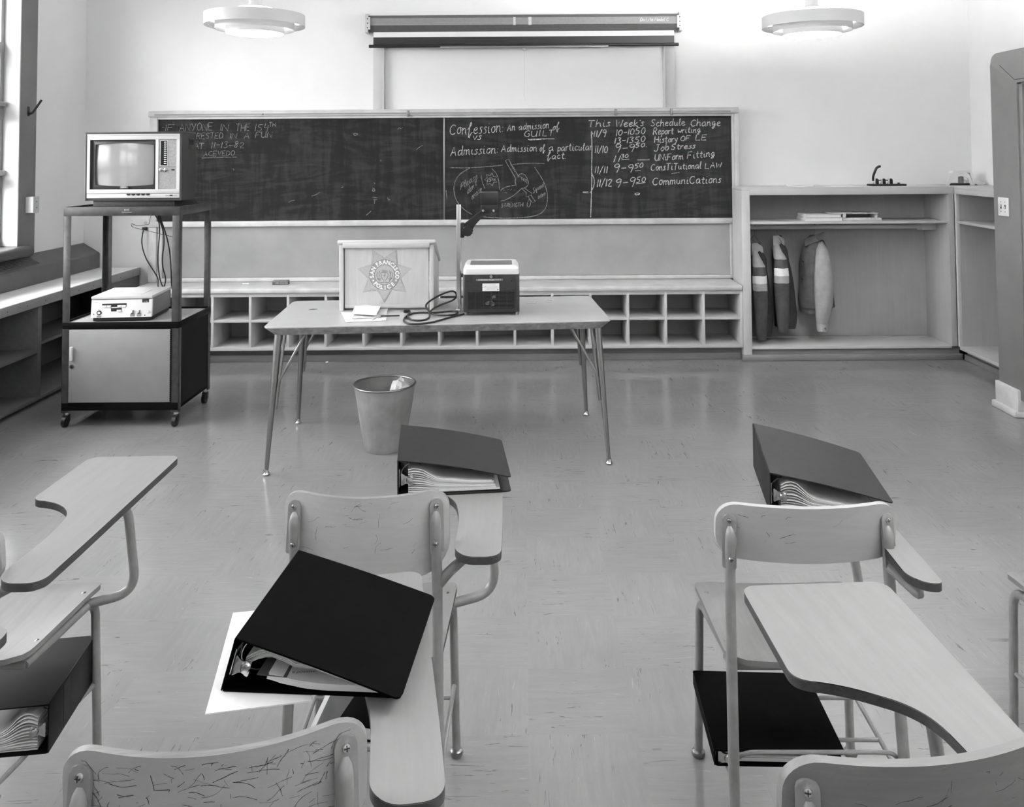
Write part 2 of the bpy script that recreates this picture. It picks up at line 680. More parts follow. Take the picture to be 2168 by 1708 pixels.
# ---------------------------------------------------------------- the room
XL, XR, YB, YF, ZC = -3.68, 3.74, 7.12, -3.6, 3.16
b = MB(); b.box(XL - 0.25, XR + 0.2, YF - 0.2, YB + 0.2, -0.1, 0.0)
struct(b.build('floor', M['floor'], smooth=0))
b = MB(); b.box(XL - 0.25, XR + 0.2, YF - 0.2, YB + 0.2, ZC, ZC + 0.1)
struct(b.build('ceiling', M['ceiling'], smooth=0))
b = MB(); b.box(XL - 0.25, XR + 0.2, YB, YB + 0.15, 0, ZC)
struct(b.build('wall_front', M['wall'], smooth=0))
b = MB(); b.box(XL - 0.25, XR + 0.2, YF - 0.15, YF, 0, ZC)
struct(b.build('wall_rear', M['wall'], smooth=0))
b = MB(); b.box(XR, XR + 0.15, YF, YB, 0, ZC)
struct(b.build('wall_right', M['wall'], smooth=0))
b = MB()
WT = 0.22
b.box(XL - WT, XL, YF, YB, 0, WZ0 - 0.02)
b.box(XL - WT, XL, YF, YB, WZ1, ZC)
ys = sorted([YF, YB] + [q for ab in WINS for q in ab])
ys = [YF] + sorted(q for ab in WINS for q in ab) + [YB]
for i in range(0, len(ys), 2):
    b.box(XL - WT, XL, ys[i], ys[i + 1], WZ0 - 0.02, WZ1)
struct(b.build('wall_left', M['wall'], smooth=0))

for n, (a, c) in enumerate(WINS):
    fr = MB()   # reveal lining and casing
    fr.box(XL - 0.10, XL + 0.06, c - 0.012, c, WZ0, WZ1, 0.003)
    fr.box(XL - 0.10, XL + 0.06, a, a + 0.012, WZ0, WZ1, 0.003)
    fr.box(XL - 0.10, XL + 0.06, a, c, WZ1 - 0.012, WZ1, 0.003)
    win = struct(fr.build('window_%d' % (n + 1), M['reveal'], smooth=0))
    cs = MB()
    cs.box(XL, XL + 0.06, c - 0.002, c + 0.205, WZ0 - 0.07, WZ1 + 0.1, 0.004)
    if n == len(WINS) - 1:
        cs.box(XL, XL + 0.06, a - 0.1, a + 0.002, WZ0 - 0.07, WZ1 + 0.1, 0.004)
    cs.build('window_casing', M['casing'], win)
    sa = MB()
    xs = XL - 0.085
    for y in (a + 0.03, (a * 2 + c) / 3, (a + 2 * c) / 3, c - 0.032):
        sa.box(xs - 0.03, xs + 0.03, y - 0.02, y + 0.02, WZ0, WZ1, 0.004)
    for z in (2.41, 1.93, 1.44, WZ0 + 0.015, WZ1 - 0.03):
        sa.box(xs - 0.035, xs + 0.035, a + 0.02, c - 0.014, z - 0.035, z + 0.035, 0.004)
    for z in (2.00, 1.51):   # projecting drip rails of the awning lights
        sa.box(xs, XL - 0.018, a + 0.02, c - 0.02, z - 0.018, z + 0.018, 0.008)
    sa.build('window_sash', M['sash'], win)
    pn = MB()
    for (z0, z1, k) in ((2.44, 3.0, 0), (1.96, 2.38, 1), (1.47, 1.90, 2), (1.02, 1.41, 0)):
        pn.box(xs - 0.004, xs + 0.002, a + 0.03, c - 0.03, z0, z1, 0, k)
    pn.build('window_pane', [glass_mat('clear_glass', 0.72), glass_mat('dusty_glass', 0.45, 0.12), glass_mat('hazy_glass', 0.60, 0.1)] if n == 0 else [glass_mat('dimming_glass', 0.50, 0.12)] * 3, win, smooth=0)  # second window's tint is added to dim the daylight it lets in
    sl = MB()
    pts = [(XL - 0.06, 0.985), (XL + 0.10, 0.985)] + [(XL + 0.10 + 0.045 * sin(t), 0.945 + 0.04 * cos(t)) for t in [pi * k / 8 for k in range(1, 8)]] + [(XL + 0.10, 0.905), (XL - 0.06, 0.905)]
    sl.prism([(x, z) for x, z in pts], -(c + 0.06), -(a - 0.06), 0.004)
    sl.v = [(x, -z, y) for (x, y, z) in sl.v]
    sl.f = [q for q in sl.f]
    sl.build('window_sill', M['sill'], win)

# blind-cord cleat and the surface outlet on the window casing
t = thing('cord_cleat', 'dark metal cord hook on the grey window casing', 'hook', (XL + 0.06, 6.20, 1.955))
b = MB(); b.box(0, 0.004, -0.014, 0.014, -0.035, 0.035, 0.002); b.build('base_plate', M['black'], t)
b = MB(); b.tube(fillet([(0.0, 0, -0.02), (0.028, 0, -0.015), (0.075, 0.035, 0.085)], 0.015), 0.008, 8); b.build('hook_arm', M['black'], t)
t = thing('outlet_box', 'pale surface-mounted outlet box on the window casing above the radiator', 'outlet', (XL + 0.06, 6.215, 1.275))
b = MB(); b.box(0, 0.055, -0.035, 0.035, -0.058, 0.058, 0.004); b.build('box_body', M['white'], t)
b = MB(); b.box(0.055, 0.06, -0.038, 0.038, -0.060, 0.060, 0.002)
b.build('cover_plate', M['trim'], t)
b = MB()
for z in (-0.022, 0.022):
    b.cyl((0.059, 0, z), (0.0615, 0, z), 0.015, 16, 0)
    for y in (-0.006, 0.006):
        b.box(0.061, 0.0625, y - 0.0015, y + 0.0015, z - 0.005, z + 0.005, 0, 1)
b.build('receptacle', [M['trim'], M['black']], t)

# the projecting doorway on the right: partition, casing, dark panel standing in for the opening's shade
DX = 3.03
b = MB()
b.box(DX, XR, 5.17, 5.45, 0.0, 2.23, 0.0)
b.box(DX, XR, 4.20, 5.17, 2.02, 2.23)
b.box(DX, XR, 3.6, 4.20, 0.0, 2.23)
struct(b.build('wall_doorway', M['casing'], smooth=0))
b = MB()
b.prism(rpoly([(-5.46, 0.105, 0), (-5.175, 0.105, 0), (-5.175, 2.035, 0.004), (-4.2, 2.035, 0), (-4.2, 2.24, 0), (-5.46, 2.24, 0.075)]), 0, 0.028, 0.006)
b.v = [(DX - z, -x, y) for (x, y, z) in b.v]
dr = struct(b.build('door_1', M['casing'], smooth=30))
b = MB()
b.box(DX - 0.018, DX + 0.05, 5.135, 5.178, 0, 2.06, 0.008); b.box(DX - 0.018, DX + 0.05, 4.2, 5.178, 2.02, 2.062, 0.008)
b.build('door_stop', M['casing'], dr)
b = MB(); b.box(DX + 0.07, DX + 0.11, 4.2, 5.17, 0.0, 2.02, 0.003); b.build('doorway_shade_panel', newmat('doorway_shade', 0.22, 0.5), dr)
b = MB()   # the mitre seam between head and jamb
b.ribbon([(DX - 0.0288, 5.35, 2.16), (DX - 0.0288, 5.19, 2.055)], 0.004, (1, 0, 0)); b.ribbon([(DX - 0.0288, 5.19, 2.055), (DX - 0.0288, 5.05, 2.055)], 0.004, (1, 0, 0))
b.build('mitre_seam', M['ink'], dr)
b = MB()
b.box(DX - 0.045, DX + 0.3, 5.225, 5.475, 0.035, 0.165, 0.004)
b.box(DX - 0.065, DX + 0.3, 5.225, 5.49, 0.0, 0.04, 0.008)
struct(b.build('baseboard_right', M['trim']))
t = thing('light_switch', 'double toggle light switch plate on the grey door casing', 'light switch', (DX - 0.028, 5.345, 1.27))
b = MB(); b.box(-0.006, 0, -0.058, 0.058, -0.058, 0.058, 0.003); b.build('switch_plate', M['trim'], t)
for y in (-0.023, 0.023):
    b = MB(); b.box(-0.0075, -0.005, y - 0.006, y + 0.006, -0.013, 0.013, 0, 1); b.box(-0.022, -0.006, y - 0.004, y + 0.004, -0.002 if y > 0 else -0.012, 0.012 if y > 0 else 0.002, 0.002); b.build('toggle', [M['trim'], M['black']], t)
for y in (-0.023, 0.023):
    for z in (-0.03, 0.03):
        b = MB(); b.cyl((-0.0075, y, z), (-0.005, y, z), 0.0035, 10); b.build('screw', M['steel'], t)

# ---------------------------------------------------------------- radiator cover under the windows
t = thing('radiator_cover', 'grey sloping metal radiator cover with slotted grille under the windows', 'radiator cover')
b = MB()
y0, y1 = -2.2, 7.115
prof = [(XL + 0.002, 0.905), (XL + 0.135, 0.825), (XL + 0.14, 0.815), (XL + 0.14, 0.702), (XL + 0.002, 0.702)]
b.prism(prof, y0, y1, 0.0)
b.v = [(x, z, y) for (x, y, z) in b.v]
b.f = [q[::-1] for q in b.f]
b.build('casing', M['radiator'], t, smooth=0)
b = MB()
ye = 6.28
for k in range(7):      # long bars of the grille
    u = 0.028 + 0.013 * k
    x, z = XL + u, 0.905 - 0.0815 * u / 0.135 + 0.005
    b.box(x - 0.0025, x + 0.0025, 2.6, ye, z - 0.004, z + 0.002)
y = 2.6
while y < ye + 0.001:
    b.add([(XL + 0.026, y - 0.003, 0.8935), (XL + 0.026, y + 0.003, 0.8935), (XL + 0.108, y + 0.003, 0.844), (XL + 0.108, y - 0.003, 0.844)], [(0, 1, 2, 3)], 0)
    y += 0.016
b.build('grille', M['radiator'], t, smooth=0)
b = MB(); b.add([(XL + 0.024, 2.59, 0.8905 + 0.0012), (XL + 0.024, ye + 0.01, 0.8905 + 0.0012), (XL + 0.110, ye + 0.01, 0.8396 + 0.0012), (XL + 0.110, 2.59, 0.8396 + 0.0012)], [(0, 3, 2, 1)])
b.build('grille_gap', M['void'], t, smooth=0)

# ---------------------------------------------------------------- low bookcase along the window wall
t = thing('window_bookcase', 'long low built-in bookcase with pale worn counter along the window wall', 'bookcase')
CX = -3.20
b = MB(); b.box(XL + 0.002, CX - 0.01, -2.2, 7.10, 0.678, 0.70); b.build('countertop', M['counter'], t, smooth=0)
b = MB(); b.box(CX - 0.01, CX + 0.008, -2.2, 7.10, 0.640, 0.7015, 0.003)
y = 2.55
while y < 7.1:
    b.cyl((CX + 0.006, y, 0.668), (CX + 0.0088, y, 0.668), 0.004, 8, 1); y += 0.21
b.build('counter_edge', [M['fascia'], M['black']], t)
for y in (1.24, 2.72, 4.18, 5.65, 7.09):
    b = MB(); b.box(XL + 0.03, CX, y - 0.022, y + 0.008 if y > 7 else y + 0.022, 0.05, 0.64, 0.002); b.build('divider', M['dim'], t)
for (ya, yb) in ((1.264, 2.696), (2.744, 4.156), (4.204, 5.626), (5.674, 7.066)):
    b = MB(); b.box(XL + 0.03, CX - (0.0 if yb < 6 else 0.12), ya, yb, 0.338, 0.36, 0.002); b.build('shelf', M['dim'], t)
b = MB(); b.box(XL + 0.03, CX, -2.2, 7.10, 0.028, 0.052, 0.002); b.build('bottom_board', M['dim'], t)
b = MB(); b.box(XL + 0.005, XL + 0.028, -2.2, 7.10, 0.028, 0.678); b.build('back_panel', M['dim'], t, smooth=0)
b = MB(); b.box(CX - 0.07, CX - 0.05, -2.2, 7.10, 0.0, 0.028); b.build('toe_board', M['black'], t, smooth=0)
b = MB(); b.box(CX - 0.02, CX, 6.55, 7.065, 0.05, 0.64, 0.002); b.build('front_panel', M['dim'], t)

# ---------------------------------------------------------------- cubbyholes under the chalkboard
CY = 6.70
X0, X1 = -3.10, 1.70
t = thing('cubbyhole_unit', 'long two-row wooden cubbyhole unit below the chalkboard', 'cubbyholes')
b = MB()
b.box(X0, X1 - 0.005, CY - 0.02, YB - 0.055, 0.545, 0.585, 0.012)
b.build('ledge_top', M['trim'], t)
b = MB(); b.box(X0, X1 - 0.002, CY, CY + 0.022, 0.530, 0.548); b.box(X0, X1 - 0.002, CY + 0.002, CY + 0.022, 0.515, 0.5445, 0.002); b.build('top_rail', M['oak'], t)
b = MB(); b.box(X0, X1 - 0.002, CY, YB - 0.01, 0.100, 0.125, 0.002); b.build('bottom_board', M['oak'], t)
P = 0.2955
n = 0
x = X1 - 0.012
while x > X0:
    b = MB(); b.box(x - 0.010, x + 0.010, CY + 0.001, YB - 0.012, 0.125, 0.530, 0.001); b.build('divider', M['oakz'], t); x -= P
b = MB(); b.box(X0, X1 - 0.003, CY + 0.003, YB - 0.012, 0.318, 0.336, 0.001); b.build('middle_shelf', M['oak'], t)
b = MB(); b.box(X0, X1 - 0.002, YB - 0.012, YB - 0.004, 0.10, 0.545); b.build('back_panel', M['ply'], t, smooth=0)
b = MB(); b.box(X0, X1 - 0.002, CY + 0.075, CY + 0.095, 0.0, 0.100); b.build('kick_board', M['kick'], t, smooth=0)
b = MB(); b.box(X0, X1 - 0.014, CY + 0.052, CY + 0.075, 0.0, 0.052, 0.004); b.build('base_strip', M['kick'], t)

# ---------------------------------------------------------------- coat closets, one on the front wall, one turning the corner
t = thing('coat_closet', 'open plywood coat closet in the far right corner with shelf and hanging rod', 'closet')
CX0, CX1 = 1.70, 3.37
b = MB(); b.box(CX0, CX1, CY - 0.005, YB - 0.125, 1.322, 1.345, 0.002); b.box(CX0 + 0.08, CX1, YB - 0.13, YB - 0.004, 1.322, 1.345, 0.002); b.build('top_board', M['oak'], t)
b = MB(); b.box(CX0 + 0.066, CX1, CY - 0.006, CY + 0.016, 1.285, 1.330, 0.002); b.build('top_rail', M['oak'], t)
b = MB(); b.box(CX0, CX0 + 0.066, CY - 0.006, YB - 0.125, 0.0, 1.322, 0.003); b.build('side_panel', M['oakz'], t)
b = MB(); b.box(CX1 - 0.045, CX1 - 0.001, CY - 0.004, YB - 0.004, 0.10, 1.322, 0.003); b.build('side_panel', M['ply'], t)
b = MB(); b.box(CX0 + 0.066, CX1 - 0.045, CY + 0.012, YB - 0.105, 1.055, 1.075, 0.002); b.build('shelf', M['oak'], t)
b = MB(); b.box(CX0 + 0.078, CX1 - 0.045, YB - 0.012, YB - 0.004, 0.10, 1.322); b.build('back_panel', M['ply'], t, smooth=0)
b = MB(); b.box(CX0 + 0.066, CX1 - 0.045, CY, YB - 0.105, 0.085, 0.105, 0.002); b.build('bottom_board', M['oak'], t)
b = MB(); b.box(CX0 + 0.04, CX1 + 0.02, CY + 0.02, CY + 0.04, 0.0, 0.100); b.box(CX0 - 0.012, CX1 + 0.03, CY - 0.022, CY + 0.02, 0.0, 0.045, 0.006); b.build('kick_board', M['kick'], t)
b = MB(); b.cyl((CX0 + 0.066, 6.93, 1.015), (CX1 - 0.17, 6.93, 1.015), 0.019, 16); b.build('hanging_rod', M['oak'], t)
b = MB(); b.cyl((CX1 - 0.185, 6.93, 1.015), (CX1 - 0.155, 6.93, 1.015), 0.03, 16); b.box(CX1 - 0.16, CX1 - 0.045, 6.90, 6.96, 0.985, 1.045, 0.006); b.build('rod_socket', M['oak'], t)
t = thing('coat_closet', 'shallow open closet along the right wall beside the door casing', 'closet')
b = MB(); b.box(CX1 + 0.001, XR - 0.004, 5.46, YB - 0.004, 1.322, 1.345, 0.002); b.build('top_board', M['oaky'], t)
b = MB(); b.box(CX1 + 0.001, CX1 + 0.02, 5.46, CY - 0.006, 1.285, 1.322, 0.002); b.build('top_rail', M['oaky'], t)
b = MB(); b.box(CX1 + 0.001, CX1 + 0.03, CY - 0.03, CY - 0.006, 0.10, 1.285, 0.002); b.build('corner_post', M['oakz'], t)
b = MB(); b.box(CX1 + 0.012, XR - 0.014, 5.46, CY - 0.03, 1.055, 1.075, 0.002); b.build('shelf', M['oaky'], t)
b = MB(); b.box(XR - 0.014, XR - 0.004, 5.46, YB - 0.005, 0.10, 1.322); b.build('back_panel', M['ply'], t, smooth=0)
b = MB(); b.box(CX1 + 0.03, XR - 0.014, CY - 0.03, CY - 0.01, 0.10, 1.322); b.build('end_panel', M['ply'], t, smooth=0)
b = MB(); b.box(CX1 + 0.001, XR - 0.014, 5.46, CY - 0.03, 0.080, 0.105, 0.002); b.build('bottom_board', M['oaky'], t)
b = MB(); b.box(CX1 + 0.06, CX1 + 0.08, 5.46, CY - 0.03, 0.0, 0.08); b.box(CX1 + 0.034, CX1 + 0.06, 5.46, CY - 0.03, 0.0, 0.045, 0.005); b.build('kick_board', M['kick'], t)
b = MB(); b.cyl((3.55, 5.47, 1.015), (3.55, 6.28, 1.015), 0.019, 16); b.build('hanging_rod', M['oaky'], t)
b = MB(); b.cyl((3.55, 6.26, 1.015), (3.55, 6.30, 1.015), 0.03, 16); b.build('rod_socket', M['oaky'], t)

# ---------------------------------------------------------------- round ring lamps
def lamp(x, y, z, label, glow):
    t = thing('ring_lamp', label, 'ceiling lamp', (x, y, z), 0, 'white ring ceiling lamps')
    for (r, z0, z1) in ((0.287, 0.0, 0.068), (0.226, -0.022, 0.048), (0.167, -0.044, 0.026)):
        q = MB(); q.lathe([(r, z0), (r, z1), (r - 0.003, z1), (r - 0.003, z0)], n=72, closed=True); q.build('ring', M['lampw'], t)
    for k in range(4):
        q = MB()
        a = pi / 4 + k * pi / 2
        q.box(0.09, 0.286, -0.003, 0.003, 0.026, 0.034); v = q.v[-8:]; q.v[-8:] = [(p[0] * cos(a) - p[1] * sin(a), p[0] * sin(a) + p[1] * cos(a), p[2]) for p in v]
        q.build('spoke', M['lampw'], t, smooth=0)
    q = MB(); q.lathe([(0.0, 0.098), (0.094, 0.096), (0.102, 0.108), (0.04, 0.128), (0.036, 0.135), (0.036, ZC - z - 0.03), (0.07, ZC - z - 0.012), (0.07, ZC - z - 0.002), (0.0, ZC - z - 0.001)], n=40); q.build('stem', M['lampw'], t)
    q = MB(); q.lathe([(0.0, -0.062), (0.06, -0.058), (0.094, -0.046), (0.108, -0.02), (0.104, 0.0)], n=40); q.build('bulb_bowl', emis('lamp_glow', 1.0, 14.0), t)
    q = MB(); q.lathe([(0.104, 0.0), (0.094, 0.03), (0.055, 0.062), (0.035, 0.09), (0.0, 0.092)], n=40); q.build('bulb', emis('lamp_filament_glow', 1.0, glow), t)
    return t
lamp(-1.588, 5.0, 2.385, 'white concentric-ring ceiling lamp on the left, above the television side', 70.0)
lamp(1.705, 5.0, 2.355, 'white concentric-ring ceiling lamp on the right, above the coat closet side', 820.0)
# ---------------------------------------------------------------- chalkboard, tackboard, map rail
BY = 7.05          # front face of the boards


def wp(px, py, Y=BY):
    """a point of the wall surface at depth Y from its place in the photograph"""
    d = FW + RT * ((px - PPX) / FPX) - UP * ((py - PPY) / FPX)
    return Vector((0, 0, EYE)) + d * (Y / d.y)


BX0, BX1, BZ0, BZ1 = -3.035, 1.715, 1.083, 1.925
t = thing('chalkboard', 'long dark chalkboard with white handwriting on the front wall', 'chalkboard')
b = MB(); b.box(BX0, -0.672, BY, BY + 0.02, BZ0, BZ1); b.build('slate_panel', M['board'], t, smooth=0)
b = MB(); b.box(-0.658, BX1, BY, BY + 0.02, BZ0, BZ1); b.build('slate_panel', M['board'], t, smooth=0)
b = MB(); b.box(-0.672, -0.658, BY - 0.006, BY + 0.02, BZ0, BZ1, 0.002); b.build('centre_bead', M['steel_d'], t)
b = MB()
b.box(BX0 - 0.065, BX0, BY - 0.022, YB - 0.002, BZ0 - 0.04, BZ1 + 0.021, 0.004)
b.build('frame_stile', M['trim'], t)
b = MB()
b.box(BX1, BX1 + 0.022, BY - 0.022, YB - 0.002, BZ0 - 0.04, BZ1 + 0.021, 0.003)
b.box(BX1 + 0.022, BX1 + 0.058, BY - 0.03, YB - 0.002, BZ0 - 0.044, BZ1 + 0.021, 0.004)
b.build('frame_stile', M['trim'], t)
b = MB(); b.box(BX0 - 0.065, BX1 + 0.02, BY - 0.026, YB - 0.002, BZ0 - 0.045, BZ0, 0.005); b.build('frame_bottom_rail', M['trim'], t)
b = MB()
b.box(BX0 - 0.065, BX1 + 0.022, BY - 0.018, YB - 0.002, BZ1, BZ1 + 0.022, 0.003)
b.box(BX0 - 0.075, BX1 + 0.06, BY - 0.034, YB - 0.002, BZ1 + 0.022, BZ1 + 0.060, 0.004)
b.box(BX0 - 0.075, BX1 + 0.06, BY - 0.024, YB - 0.002, BZ1 + 0.060, BZ1 + 0.072, 0.004)
mr = b.build('map_rail', M['trim'], t)
b = MB(); b.box(BX0 - 0.02, BX1 - 0.01, BY - 0.038, BY - 0.034, BZ1 + 0.032, BZ1 + 0.045, 0.001); b.build('rail_insert', M['tack'], mr)
for px in (558, 865, 1046, 1303, 1420):
    p = wp(px, 240)
    b = MB()
    if px in (558, 1046):
        b.box(p.x - 0.01, p.x + 0.01, BY - 0.044, BY - 0.036, BZ1 + 0.032, BZ1 + 0.045, 0.002)
    else:
        b.box(p.x - 0.010, p.x + 0.010, BY - 0.046, BY - 0.032, BZ1 + 0.008, BZ1 + 0.062, 0.003)
    b.build('map_clip', M['steel_d'], mr)

FONT = {
 'A': '0,0 2.6,8 5.2,0;0.9,3 4.4,3', 'B': '0,0 0,8 3.5,8 4.5,6 3,4.3 0,4.3;3,4.3 5,2.5 3.6,0 0,0', 'C': '5,6.6 3.2,8 0.8,6.4 0,3.5 1.2,0.6 3.4,0 5.2,1.2',
 'D': '0,0 0,8 2.6,7.6 5,4.5 4,1 1.6,0 0,0', 'E': '4.6,8 0,8 0,0 4.8,0;0,4.2 3.6,4.2', 'F': '0,0 0,8 4.8,8;0,4.2 3.6,4.2',
 'G': '5,6.8 3,8 0.8,6.4 0,3.4 1.4,0.4 4,0.2 5,1.6 5,3.6 3,3.6', 'H': '0,0 0,8;5,0 5,8;0,4 5,4', 'I': '1,0 1,8', 'J': '4,8 4,1.6 2.6,0 0.8,0.6 0.2,2;2,8 5.6,8',
 'K': '0,0 0,8;4.6,8 0,3.6 5,0', 'L': '0,8 0,0 4.6,0', 'M': '0,0 0.6,8 3,2.4 5.4,8 6,0', 'N': '0,0 0,8 5,0 5,8', 'O': '2.6,8 0.6,6.6 0,3.6 1.2,0.4 3.4,0 5,2.4 5,5.6 3.6,7.8 2.4,8',
 'P': '0,0 0,8 3.4,8 4.8,6 3.4,3.8 0,3.6', 'R': '0,0 0,8 3.4,8 4.8,6.2 3.2,4.2 0,4;2,4 5,0', 'S': '4.8,7 3,8 0.8,7 1,5 4,3.4 4.4,1.2 2.4,0 0.2,1',
 'T': '2.6,0 2.6,8;0,8 5.4,8', 'U': '0,8 0,2 1.6,0 3.6,0.2 5,2.4 5,8;5,2 5.2,0', 'V': '0,8 2.4,0 5,8', 'W': '0,8 1.4,0 3.2,5.6 5,0 6.6,8', 'Y': '0,8 2.6,4;5.2,8 2,0',
 'Z': '0,8 4.6,8 0,0 5,0',
 'a': '4,4.4 2,5 0.3,3.2 0.6,0.6 2.2,0.2 3.8,2 4,4.6 4,1 5,0', 'b': '0.4,8.6 0.2,0.2 2.4,0 3.8,2 3,4.6 0.4,3.4', 'c': '3.6,4 2,5 0.4,3 0.8,0.4 2.6,0 4.2,1', 'd': '4,4.4 2,5 0.3,3 0.8,0.2 2.6,0.4 4,3;4.2,8.6 4,1 5,0',
 'e': '0.4,2.4 3.4,3 3.2,4.8 1.4,4.8 0.2,2.6 1,0.2 2.8,0 4.2,1.2', 'f': '0,3.4 2.4,6 3.4,8.4 2.2,9 1.6,6 1.2,-2.6 2.2,-2.8 3,0 4.6,1.4', 'g': '3.8,4.4 2,5 0.4,3.2 1,1 2.6,1 3.8,4.4 3.4,-2 1.6,-3 0.6,-1.8 4.8,1.2',
 'h': '0.4,8.6 0.2,0;0.3,3 2.2,5 3.6,4 3.6,0.8 4.6,0', 'i': '0.8,5 0.7,1 1.6,0 2.4,0.6;0.9,7 1,7.3', 'j': '2,5 1.8,-2 0.4,-2.8', 'k': '0.3,8.6 0.2,0;3.2,5 0.4,2.4 3.6,0 4.4,0.3', 'l': '0.2,1.6 1.6,6.4 1.4,8.6 0.6,7.6 0.6,1 1.6,0 2.4,0.6',
 'm': '0.2,5 0.3,0;0.3,3.4 1.8,5 2.6,3.8 2.6,0;2.6,3.4 4.2,5 5,3.8 5,0.8 6,0', 'n': '0.2,5 0.3,0;0.3,3.2 2,5 3.2,4 3.2,0.8 4.2,0', 'o': '2,5 0.4,3.6 0.4,1 2,0 3.6,1.4 3.6,3.8 2,5 4,4.6', 'p': '0.4,5 0.4,-3;0.4,3.6 2.4,5 3.8,3.2 3,0.4 0.4,0.6',
 'q': '3.8,4.4 2,5 0.4,3.2 1,1 2.6,1 3.8,4.4 3.6,-3 5,-1', 'r': '0.2,5 0.4,0;0.4,3 1.6,4.8 3,4.6', 's': '3.2,4.4 1.8,5 0.8,4 2.8,2 2.4,0.3 0,0.4', 't': '1.6,7.4 1.4,1 2.4,0 3.4,0.6;0,5 3.4,5.2', 'u': '0.2,5 0.3,1 1.8,0 3.2,1.6 3.4,5 3.4,1 4.4,0',
 'v': '0,5 1.8,0 3.6,5', 'w': '0,5 1,0 2.4,3.6 3.8,0 5,5', 'y': '0.2,5 1.4,1.4 2.6,1.6;3.8,5 2.4,-1.6 0.6,-3', 'z': '0,5 3.4,5 0,0 3.8,0',
 '0': '2.4,8 0.4,6 0.4,2 2,0 4,1.6 4.2,5.6 2.6,8', '1': '1,8 0.8,0', '2': '0.2,6.4 2,8 4,6.6 3,4 0,0 4.6,0', '3': '0.2,7.2 2.2,8 3.8,6.6 1.6,4.4 4,2.6 3,0.4 0.4,0.4', '4': '1.2,8 0.4,3.4 4.6,3.6;3.8,6.4 3.4,0', '5': '4.2,8 0.8,8 0.4,4.6 3,4.8 4,2.4 2.4,0 0.2,0.8',
 '8': '3.6,7 2,8 0.6,6.4 3.6,2.6 2.6,0.2 0.8,0.6 0.8,2.6 3.8,6 3.6,7', '9': '3.8,6.4 2.8,8 1,7.6 0.3,5.6 1.4,4 3.2,4.8 3.9,7 3.5,3 2.6,-1', '/': '0,-1 3.4,9', '-': '0,3.6 3.2,3.8', '.': '0.2,0 0.7,0.3', ':': '0.4,0.6 0.8,1;0.6,4 0.9,4.4', "'": '0.5,8.4 0.2,6.8', ',': '0.5,0.4 0,-1.2',
 '?': '0.4,6.6 2.2,8 3.8,6.4 2,3.4', '!': '0.5,8 0.4,2.4;0.4,0.2 0.6,0.4',
}
ROUND = set('BCDGJOPRSUabcdefghijklmnopqrstuwy0235689?')


def glyph(ch):
    st = []
    for q in FONT[ch].split(';'):
        pts = [Vector((float(a.split(',')[0]), float(a.split(',')[1]), 0)) for a in q.split()]
        st.append(smooth_line(pts, 2) if ch in ROUND else pts)
    wd = max(p.x for q in st for p in q)
    return st, wd


def write(mb, s, x0, x1, b0, b1, h, wd=0.0062, slant=0.12, Y=BY - 0.0012):
    """handwrite s between picture columns x0..x1, baseline b0->b1, capital height h (all in photograph pixels of the board)"""
    strokes, cur = [], 0.0
    for ch in s:
        if ch == ' ':
            cur += 4.2
            continue
        g, wq = glyph(ch)
        dy, sc = rnd.uniform(-0.35, 0.35), rnd.uniform(0.93, 1.07)
        for q in g:
            strokes.append([(cur + p.x + slant * p.y + rnd.uniform(-0.08, 0.08), p.y * sc + dy) for p in q])
        cur += wq + (1.5 if ch.isupper() or ch.isdigit() else 0.9)
    tot = max(x for q in strokes for x, y in q)
    mn = min(x for q in strokes for x, y in q)
    for q in strokes:
        pts = []
        for x, y in q:
            u = (x - mn) / (tot - mn)
            pts.append(wp(x0 + u * (x1 - x0), b0 + u * (b1 - b0) - y * h / 8.0, Y))
        mb.ribbon(pts, wd, (0, -1, 0), 0, 0.5)


def line(mb, pts, wd=0.006, it=2, Y=BY - 0.0012):
    mb.ribbon(smooth_line([wp(x, y, Y) for x, y in pts], it), wd, (0, -1, 0), 0, 0.5)


def c4(x, y):
    return 300 + 0.30443 * x, 220 + 0.30443 * y


def c5(x, y):
    return 920 + 0.31365 * x, 220 + 0.31365 * y


def w4(mb, s, x0, x1, b0, b1, h, **k):
    (X0_, B0), (X1_, B1) = c4(x0, b0), c4(x1, b1)
    write(mb, s, X0_, X1_, B0, B1, h * 0.30443, **k)


def w5(mb, s, x0, x1, b0, b1, h, **k):
    (X0_, B0), (X1_, B1) = c5(x0, b0), c5(x1, b1)
    write(mb, s, X0_, X1_, B0, B1, h * 0.31365, **k)


q = MB()
for a in (('-', 140, 160, 172, 172, 20), ('IF', 165, 226, 186, 186, 46), ('ANYONE', 262, 495, 188, 184, 50), ('IN', 548, 606, 185, 185, 44), ('THE', 658, 752, 188, 186, 46), ('154', 788, 885, 190, 188, 50), ('TH', 888, 932, 160, 158, 30),
          ('ERESTED', 350, 565, 244, 238, 40), ('IN', 615, 664, 240, 240, 36), ('A', 710, 746, 242, 242, 38), ('FUN', 790, 908, 236, 234, 40),
          ('.A', 345, 396, 312, 312, 38), ('T.', 402, 442, 312, 312, 38), ('11-13-82', 484, 712, 308, 304, 42), ('?', 344, 358, 352, 352, 34), ('ACEVEDO', 430, 646, 364, 356, 34)):
    w4(q, *a, wd=0.0050)
line(q, [c4(418, 376), c4(540, 370), c4(662, 369)], 0.005)
line(q, [c4(345, 386), c4(368, 384)], 0.005)
line(q, [c4(1472, 205), c4(1490, 203), c4(1504, 210), c4(1494, 219), c4(1474, 216), c4(1472, 205)], 0.006)
line(q, [c4(1610, 590), c4(1604, 606), c4(1618, 610), c4(1622, 592), c4(1606, 584)], 0.006)
